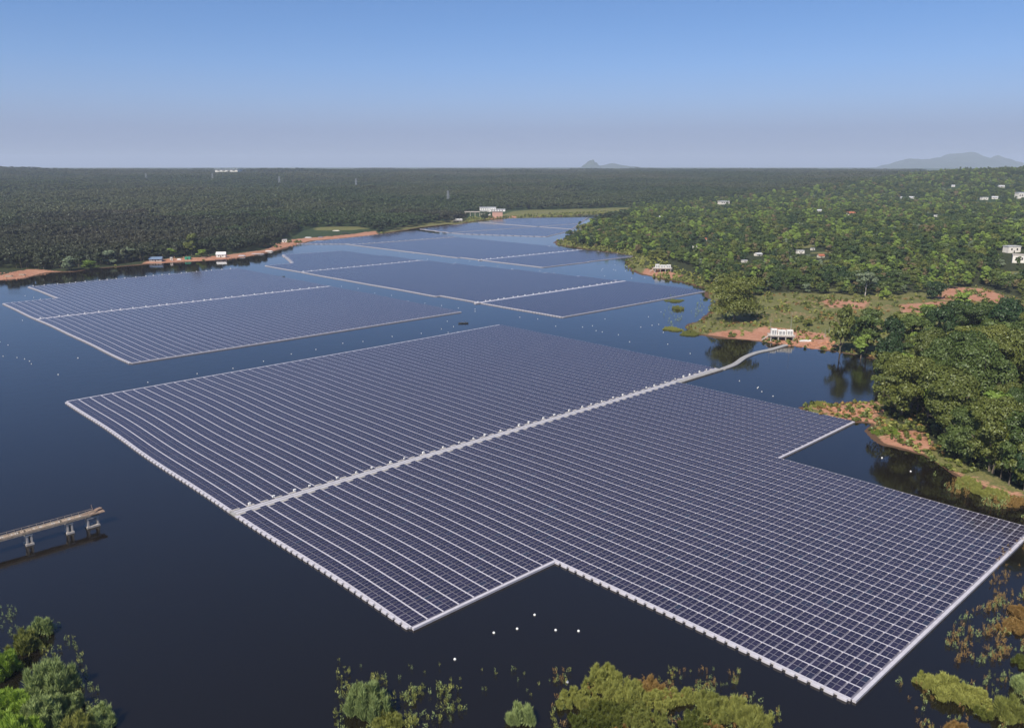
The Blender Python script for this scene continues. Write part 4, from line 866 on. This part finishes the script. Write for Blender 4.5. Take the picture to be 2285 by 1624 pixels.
# things lying on the left shore
def pile(px, py, wpx, mat, label, hh=.9, name='material_pile', cat='pile'):
    x, y, z = G(px, py); depth = y; w = wpx / F_D * depth; t = thing(name, label, cat, (x, y, z)); r = random.Random(px)
    for k in range(5):
        b = MB(); b.box(0, 0, k * hh / 5, w * (1 - k * .08), 2.4 - k * .15, hh / 5 - .02, rz=r.uniform(-.06, .06)); b.build('layer', M[mat], t)
for px, py, w_, mt, lb in ((575, 568, 30, 'float', 'long stack of white floats lying on the red shore'), (540, 572, 16, 'float', 'short stack of white floats near the white cabin'), (600, 562, 18, 'tarp_white', 'white covered stack where the red shore turns'), (688, 531, 16, 'tarp_white', 'white stack at the tip of the red shore'),
                           (715, 530, 12, 'float_grey', 'grey stack at the tip of the red shore'), (20, 618, 20, 'plank', 'pile of pale timber on the far left red bank'), (50, 615, 14, 'plank', 'smaller timber pile on the far left red bank'), (455, 577, 12, 'rust', 'rusty stack beside the white cabin'), (660, 540, 14, 'soil_heap', 'heap of light earth on the red shore'),
                           (400, 580, 10, 'tarp_white', 'white stack beside the green shelter'), (750, 516, 16, 'white_wall', 'pale stack in the green clearing'), (770, 522, 18, 'steel_dark', 'row of dark drums on the red shore'), (1800, 762, 34, 'tarp_white', 'flat pale slab on the red bank right of the near station')):
    pile(px, py, w_, mt, lb, 1.2 if w_ < 30 else .7)
def stones(px, py, n, spread, label):
    x, y, z = G(px, py); m = MB(); r = random.Random(px + n)
    for k in range(n):
        a, b = r.uniform(-spread, spread), r.uniform(-spread * .5, spread * .5); h = hz(x + a, y + b)
        if h < .05: continue
        q = r.uniform(.3, 1.1); m.ball((x + a, y + b, h + q * .15), q, 6, 4, .6)
    m.build('rubble', M['soil_heap'], None, label=label, kind='stuff')
stones(30, 615, 140, 40, 'rubble on the far left red bank'); stones(480, 576, 120, 60, 'rubble along the left red shore'); stones(640, 548, 120, 40, 'rubble on the red shore where it turns'); stones(1800, 772, 150, 18, 'red rubble on the bank of the near station'); stones(1900, 915, 60, 12, 'red rubble on the small spit')

# barge, boats, people
def boat(px, py, L, rz, label, barge=False):
    x, y = D(px, py); t = thing('barge' if barge else 'boat', label, 'boat', (x, y, 0), rz); n = 9; m = MB(); ring = []
    for i in range(n):
        q = i / (n - 1) * 2 - 1; hw = L * (.14 if not barge else .2) * (1 - abs(q) ** (3 if not barge else 8) * .85); zt = .55 + .35 * abs(q) ** 3
        ring.append([(q * L / 2, -hw, zt), (q * L / 2 * .96, -hw * .6, -.2), (q * L / 2 * .96, hw * .6, -.2), (q * L / 2, hw, zt), (q * L / 2 * .96, hw * .8, zt - .06), (q * L / 2 * .9, hw * .5, .05), (q * L / 2 * .9, -hw * .5, .05), (q * L / 2 * .96, -hw * .8, zt - .06)])
    for rg in ring: m.v += rg
    for i in range(n - 1):
        for k in range(8): m.f.append((i * 8 + k, (i + 1) * 8 + k, (i + 1) * 8 + (k + 1) % 8, i * 8 + (k + 1) % 8))
    m.f.append(tuple(range(8))); m.f.append(tuple((n - 1) * 8 + k for k in reversed(range(8)))); m.build('hull', M['boat_hull'], t)
    for q in (-.25, .2):
        b = MB(); b.box(q * L, 0, .38, .3, L * .2, .06); b.build('bench', M['plank'], t)
    return x, y, rz
def person(x, y, z, rz, label, cloth, seated=True):
    me = bpy.data.meshes.new('person')
    if seated: J = [(0, 0, .45), (0, 0, .75), (0, .02, 1.02), (0, .03, 1.14), (0, .05, 1.30), (-.10, .38, .47), (-.11, .42, .05), (.10, .38, .47), (.11, .42, .05), (-.2, .02, .98), (-.26, .12, .74), (-.18, .34, .66), (.2, .02, .98), (.26, .12, .74), (.18, .34, .66)]
    else: J = [(0, 0, .9), (0, 0, 1.15), (0, 0, 1.42), (0, 0, 1.52), (0, .02, 1.66), (-.10, .02, .5), (-.11, 0, .05), (.10, .05, .5), (.11, .02, .05), (-.2, 0, 1.38), (-.26, .02, 1.1), (-.24, .16, .88), (.2, 0, 1.38), (.26, .02, 1.1), (.24, .16, .88)]
    Rr = [.14, .15, .14, .06, .11, .08, .05, .08, .05, .07, .05, .04, .07, .05, .04]
    E_ = [(0, 1), (1, 2), (2, 3), (3, 4), (0, 5), (5, 6), (0, 7), (7, 8), (2, 9), (9, 10), (10, 11), (2, 12), (12, 13), (13, 14)]
    me.from_pydata(J, E_, []); o = link_mesh('person', me, loc=(x, y, z), label=label, cat='person'); o.rotation_euler = (0, 0, rz); me.materials.append(M[cloth])
    o.modifiers.new('skin', 'SKIN'); sk = me.skin_vertices[0].data
    for i, r_ in enumerate(Rr): sk[i].radius = (r_, r_)
    sk[0].use_root = True; o.modifiers.new('sub', 'SUBSURF').levels = 1; o.modifiers['sub'].render_levels = 1
    hm = MB(); c = J[4]; hm.ball((c[0], c[1] + .0, c[2] + .05), .15, 10, 6, .7); hm.ball((c[0], c[1], c[2] + .02), .24, 10, 4, .12); h = hm.build('hat', M['plank'], o)
bx, by, brz = boat(1034, 722, 6.5, .1, 'small dark boat with two people in the channel between the rafts')
for q, lb, cl, st_ in ((-.8, 'person seated in the small boat, in dark clothes', 'cloth_dark', True), (1.3, 'person standing at the end of the small boat', 'cloth_dark', False)):
    person(bx + q * math.cos(brz), by + q * math.sin(brz), .05 if not st_ else 0, 1.3, lb, cl, st_)
boat(492, 581, 11, .1, 'dark barge moored below the white cabin on the left shore', True); boat(627, 596 + 22, 7, .2, 'thin dark boat in the channel near the left red shore'); 

# ------------------------------------------------------------------ old concrete jetty on the left
p0 = Vector((*D(-420, 1372, 0), 0)); tip = Vector((*D(243, 1229, 0), 0)); ZD = 4.0
dirv = (D(228, 1134, ZD)[0] - D(0, 1196, ZD)[0], D(228, 1134, ZD)[1] - D(0, 1196, ZD)[1]); ang = math.atan2(dirv[1], dirv[0]); tipx, tipy = D(230, 1137, ZD)
jet = thing('jetty', 'old weathered jetty on paired concrete columns entering from the left', 'jetty', (tipx - 1.4 * math.cos(ang), tipy - 1.4 * math.sin(ang), 0), ang); LJ = 62.0; WJ = 2.2
b = MB(); b.box(0, 0, 0, LJ, .34, .60); bme = b.mesh('edge_beam', M['concrete'])
bme.materials.clear(); bme.materials.append(M['beam_brown'])
for s in (-1, 1): link_mesh('edge_beam', bme, jet, (-LJ / 2, s * (WJ / 2 - .05), ZD - .60))
pm_ = [MB() for _ in range(3)]
for k, q in enumerate(pm_): q.box(0, 0, 0, .36, WJ - .5, .10)
pms = [q.mesh('plank', M[mt]) for q, mt in zip(pm_, ('plank', 'concrete', 'rust'))]; rj = random.Random(3)
for k in range(int(LJ / .45)):
    if rj.random() < .05 and k > 8: continue
    o = link_mesh('plank', pms[2 if k < 9 and rj.random() < .7 else rj.choice([0, 0, 1])], jet, (-.3 - k * .45, rj.uniform(-.05, .05), ZD - .08 + rj.uniform(-.03, .05))); o.rotation_euler = (0, rj.uniform(-.05, .05), rj.uniform(-.05, .05))
for s in (-1, 1):
    r_ = MB(); r_.bar((-LJ, s * (WJ / 2 - .1), ZD + .10), (-.2, s * (WJ / 2 - .1), ZD + .10), .16, .20); r_.build('rail_pipe', M['plank'], jet)
pb = MB(); pb.box(0, 0, 0, .10, .10, .75); pbe = pb.mesh('rail_post', M['beam_brown'])
for s in (-1, 1):
    for k in range(34): link_mesh('rail_post', pbe, jet, (-1.2 - k * 1.8, s * (WJ / 2 - .1), ZD))
    r_ = MB(); r_.bar((-LJ, s * (WJ / 2 - .1), ZD + .78), (-1.2, s * (WJ / 2 - .1), ZD + .78), .09); r_.build('handrail', M['beam_brown'], jet)
h_ = MB(); h_.box(-.6, .1, ZD - .18, 4.0, 3.3, .24); h_.build('end_platform', M['rust'], jet)
h_ = MB(); h_.box(.4, .6, ZD + .07, 1.6, 1.2, .5, .3); h_.box(-.8, -.3, ZD + .07, .7, .6, .35, .7); h_.build('winch_block', M['rust'], jet)
h_ = MB(); h_.bar((-.9, .9, ZD), (-1.3, 1.1, ZD + 2.0), .12, n=5); h_.bar((-1.3, 1.1, ZD + 1.2), (-1.0, 1.5, ZD + 1.9), .08, n=5); h_.build('bent_post', M['rust'], jet)
for xx, dx_ in ((-1.9, 1.3), (-8.0, .55), (-18.2, .55), (-30, .55), (-43, .55)):
    pr = MB(); pr.box(xx, 0, ZD - 1.24, 2 * dx_ + .7, 2.2, .48); o = pr.build('pier_cap', M['concrete'], jet)
    for s in (-1, 1):
        c = MB(); c.box(xx + s * dx_, 0, -1.5, .46, 2.0, ZD + .26); c.build('column', M['concrete'], jet)
    c = MB(); c.box(xx, 0, -.3, 2 * dx_ + .9, 2.4, .85); c.build('pile_cap', M['concrete'], jet)

# ------------------------------------------------------------------ floating footbridge to the near station
br = thing('footbridge', 'curved grey floating footbridge from the near raft to the white station', 'footbridge'); cp = [(1612, 823), (1640, 812), (1662, 797), (1690, 786), (1722, 779), (1756, 769)]
P = [Vector((*D(a, b, .3), 0)) for a, b in cp]; path = []
for i in range(len(P) - 1):
    p0_, p1, p2, p3 = P[max(i - 1, 0)], P[i], P[i + 1], P[min(i + 2, len(P) - 1)]
    for k in range(9):
        q = k / 9; path.append(.5 * ((2 * p1) + (-p0_ + p2) * q + (2 * p0_ - 5 * p1 + 4 * p2 - p3) * q * q + (-p0_ + 3 * p1 - 3 * p2 + p3) * q ** 3))
path.append(P[-1])
for i in range(len(path) - 1):
    a, b_ = path[i], path[i + 1]; d = b_ - a; n_ = Vector((-d.y, d.x, 0)).normalized() * 1.5; a2 = a + d * .02; b2 = b_ - d * .02; s = MB(); nn = n_ * 1.0
    s.hexa([(*(a2 - nn).xy, -.15), (*(b2 - nn).xy, -.15), (*(b2 + nn).xy, -.15), (*(a2 + nn).xy, -.15), (*(a2 - nn).xy, .42), (*(b2 - nn).xy, .42), (*(b2 + nn).xy, .42), (*(a2 + nn).xy, .42)]); s.build('float', M['bridge_float'], br)

# ------------------------------------------------------------------ electrical boxes standing on the raft walkways
bm1 = MB(); bm1.box(0, 0, 0, 1.25, .8, 1.0); bm1 = bm1.mesh('cabinet', M['white_paint']); bm2 = MB(); bm2.box(0, 0, 1.001, 1.45, 1.0, .10); bm2 = bm2.mesh('lid', M['white_paint']); bm3 = MB(); bm3.box(0, -.41, .1, 1.0, .03, .75); bm3 = bm3.mesh('door', M['steel'])
def cbox(u, v, label, group, s=1.0):
    x, y = UV2(u, v); t = thing('combiner_box', label, 'electrical box', (float(x), float(y), .60), A + math.pi, group, s)
    link_mesh('cabinet', bm1, t); link_mesh('lid', bm2, t); link_mesh('door', bm3, t)
rb = random.Random(5)
TENS = 'first second third fourth fifth sixth seventh eighth ninth tenth eleventh twelfth thirteenth fourteenth fifteenth sixteenth seventeenth eighteenth nineteenth'.split()
def nth(k): return TENS[k] if k < 19 else ['twent', 'thirt', 'fort', 'fift', 'sixt', 'sevent', 'eight', 'ninet'][(k + 1) // 10 - 2] + ('ieth' if (k + 1) % 10 == 0 else 'y-' + TENS[(k + 1) % 10 - 1])
for k in range(34):
    u = 102 + k * 7.45 + rb.uniform(-1.5, 1.5)
    cbox(u, -222.0 + .1, nth(k) + ' white box from the lower left end of the nearest raft walkway', 'white boxes on the nearest raft walkway', rb.uniform(.42, .62))
for k in range(26): cbox(147 + k * 8.4 + rb.uniform(-2, 2), -610.8, nth(k) + ' white box from the left end of the left raft walkway', 'white boxes on the left raft walkway', .6)
for k in range(22): cbox(186 + k * 8.2 + rb.uniform(-2, 2), -783.2, nth(k) + ' white box from the left along the forest-side rim of the left raft', 'white boxes on the far rim of the left raft', .6)
for k in range(24): cbox(402 + k * 7.1 + rb.uniform(-2, 2), -459.2, nth(k) + ' white box from the left end of the right walkway on the middle raft', 'white boxes on the right walkway of the middle raft', .6)
for k in range(18): cbox(402 + k * 7.9 + rb.uniform(-2, 2), -713.2, nth(k) + ' white box from the left end of the left walkway on the middle raft', 'white boxes on the left walkway of the middle raft', .6)
for k in range(20): cbox(594 + k * 8.1 + rb.uniform(-2, 2), -672.2, nth(k) + ' white box from the left end of the far raft walkway', 'white boxes on the far raft walkway', .7)
for k in range(16): cbox(606 + k * 9.6 + rb.uniform(-2, 2), -919.5, nth(k) + ' white box from the left on the seam between the two far left rafts', 'white boxes between the far left rafts', .7)

# ------------------------------------------------------------------ buoys
by1 = MB(); by1.ball((0, 0, .12), .34, 10, 6); by1 = by1.mesh('float_ball', M['white_paint']); by2 = MB(); by2.bar((0, 0, .4), (0, 0, .62), .10, n=6); by2 = by2.mesh('ring', M['steel'])
def buoy(px, py, label, group=None, s=1.0):
    x, y = D(px, py)
    t = thing('mooring_buoy', label, 'buoy', (x, y, 0), 0, group, s); link_mesh('float_ball', by1, t); link_mesh('ring', by2, t)
for px, py, lb in ((1102, 1412, 'white buoy leftmost of four in the lower raft notch'), (1154, 1403, 'white buoy second of four in the lower raft notch'), (1193, 1372, 'white buoy highest of those in the lower raft notch'), (1240, 1406, 'white buoy right of centre in the lower raft notch'), (1291, 1408, 'white buoy rightmost in the lower raft notch'),
                   (1015, 1471, 'single white buoy above the reed clumps'), (1266, 1522, 'white buoy just left of the bottom middle thicket'), (2224, 1576, 'white buoy between the lower right bushes'), (1968, 1022, 'white buoy in the right-hand raft notch, left'), (2032, 1052, 'white buoy in the right-hand raft notch, right'), (130, 836, 'lone white buoy on the open left water'),
                   (174, 799, 'lone white buoy above the open left water'), (2180, 1592, 'white buoy below the right bush pair'), (1694, 1530 + 82, 'white buoy right of the bottom middle thicket')):
    buoy(px, py, lb, s=.85)
def buoys(pts, label, group, s=.68):
    for k, (px, py) in enumerate(sorted(pts)): buoy(px, py, nth(k) + ' ' + label.replace('buoy', 'buoy from the left', 1), group, s)
r = random.Random(12)
buoys([(0, 763), (18, 770), (38, 798), (55, 801), (66, 806), (70, 812), (50, 705 + 10), (7, 823 - 28)], 'white buoy off the left end of the left raft', 'buoys at the left edge')
buoys([(56, 660), (60, 684 - 12), (75, 664), (90, 667), (47, 710 - 14)], 'white buoy beside the notch of the left raft', 'buoys by the left raft notch')
buoys([(330, 853), (440, 834), (520, 822), (588, 806), (650, 790), (705, 776 + 4), (765, 766), (810, 762), (875, 751), (940, 738 + 6), (985, 734)], 'white buoy along the upper left rim of the nearest raft', 'buoys along the upper rim of the nearest raft')
buoys([(1000, 742), (1012, 729), (1022, 741), (998, 717), (1060, 690), (1160, 713 - 5), (1200, 712), (1240, 728), (1300, 716 + 14), (1322, 735 - 8), (1330, 753 - 15), (1344, 741), (1405, 763), (1430, 730), (1447, 707), (1455, 726), (1470, 724), (1475, 696), (1480, 742), (1490, 768), (1540, 789), (1380, 744 + 3), (1350, 726 - 14)], 'white buoy in the channel above the nearest raft', 'buoys in the channel above the nearest raft')
buoys([(1635, 886), (1690, 872 - 6), (1700, 882 - 8), (1692, 864), (1725, 884), (1650, 870 - 20)], 'white buoy in the calm cove beside the footbridge', 'buoys in the cove')
buoys([(r.uniform(640, 1080), 0) for _ in range(0)], '', '')
buoys([(x, 604 + (x - 620) * .166 + r.uniform(10, 22)) for x in np.linspace(650, 1060, 12)], 'white buoy in the channel between the left and middle rafts', 'buoys between the left and middle rafts')
buoys([(x, 548 + (x - 800) * .145 + r.uniform(-2, 9)) for x in np.linspace(860, 1330, 16)], 'white buoy in the channel before the far raft', 'buoys before the far raft', .75)
buoys([(r.uniform(1330, 1440), r.uniform(590, 622)) for _ in range(12)], 'white buoy near the second station', 'buoys near the second station', .75)

# ------------------------------------------------------------------ tell look-alike trees apart by what they stand near
LM = [('the lone tin-roofed hut by the lake end', 1475, 484), ('the long low white building', 1616, 452), ('the tiny upper hut', 1829, 470), ('the white red-roofed house', 1900, 476), ('the red-roofed house behind the second station', 1571, 534),
      ('the white-roofed house', 1693, 567), ('the bright white house', 1787, 562), ('the cream house', 1833, 571), ('the pair of white houses', 2025, 441), ('the long white roof', 2262, 556), ('the tiny shed on the slope', 2090, 482), ('the big round tree', 1637, 670), ('the white-trunked tree', 1930, 630),
      ('the lone dark tree', 2087, 645), ('the second station', 1478, 600), ('the red track', 2150, 650), ('the near station', 1740, 745), ('the brown field', 2100, 720), ('the small red spit', 1850, 905), ('the red earth bay', 2010, 985), ('the cove', 1860, 830),
      ('the blue-grey shed', 345, 580), ('the green shelter', 418, 576), ('the white cabin', 492, 572), ('the silvery bush', 155, 600), ('the wide pale bush', 285, 584), ('the forest-foot hut', 634, 540), ('the far left red bank', 40, 612), ('the green clearing', 760, 505), ('the small brick-stilted hut', 876, 495)]
def pix(o):
    x, y, z = o.location; dep = y * math.cos(PITCH) + (H - z) * math.sin(PITCH); up = y * math.sin(PITCH) * -1 + (z - H) * math.cos(PITCH)
    zc = y * math.sin(PITCH) + (z - H) * math.cos(PITCH); return CXD + F_D * x / dep, CYD - F_D * zc / dep
grp = {}
for o in list(C.objects):
    if o.parent is None and o.get('category') == 'tree' and o.get('group'):
        px, py = pix(o); nm, lx, ly = min(LM, key=lambda q: math.hypot(q[1] - px, (q[2] - py) * 2)); dx, dy = px - lx, (py - ly) * 1.6
        side = ('right of' if dx > 0 else 'left of') if abs(dx) > abs(dy) else ('below' if dy > 0 else 'above')
        base = o['label'].split(' in the wood')[0].split(' behind the canopy')[0].split(' filling the thick')[0]
        base = 'dark front-row plantation tree' if 'plantation' in base else base
        grp.setdefault(f'{base} {side} {nm}', []).append((px, o))
for lb, L in grp.items():
    L.sort(key=lambda t: t[0])
    for k, (px, o) in enumerate(L):
        o['label'] = lb if len(L) == 1 else f'{lb}, {nth(k)} from the left'
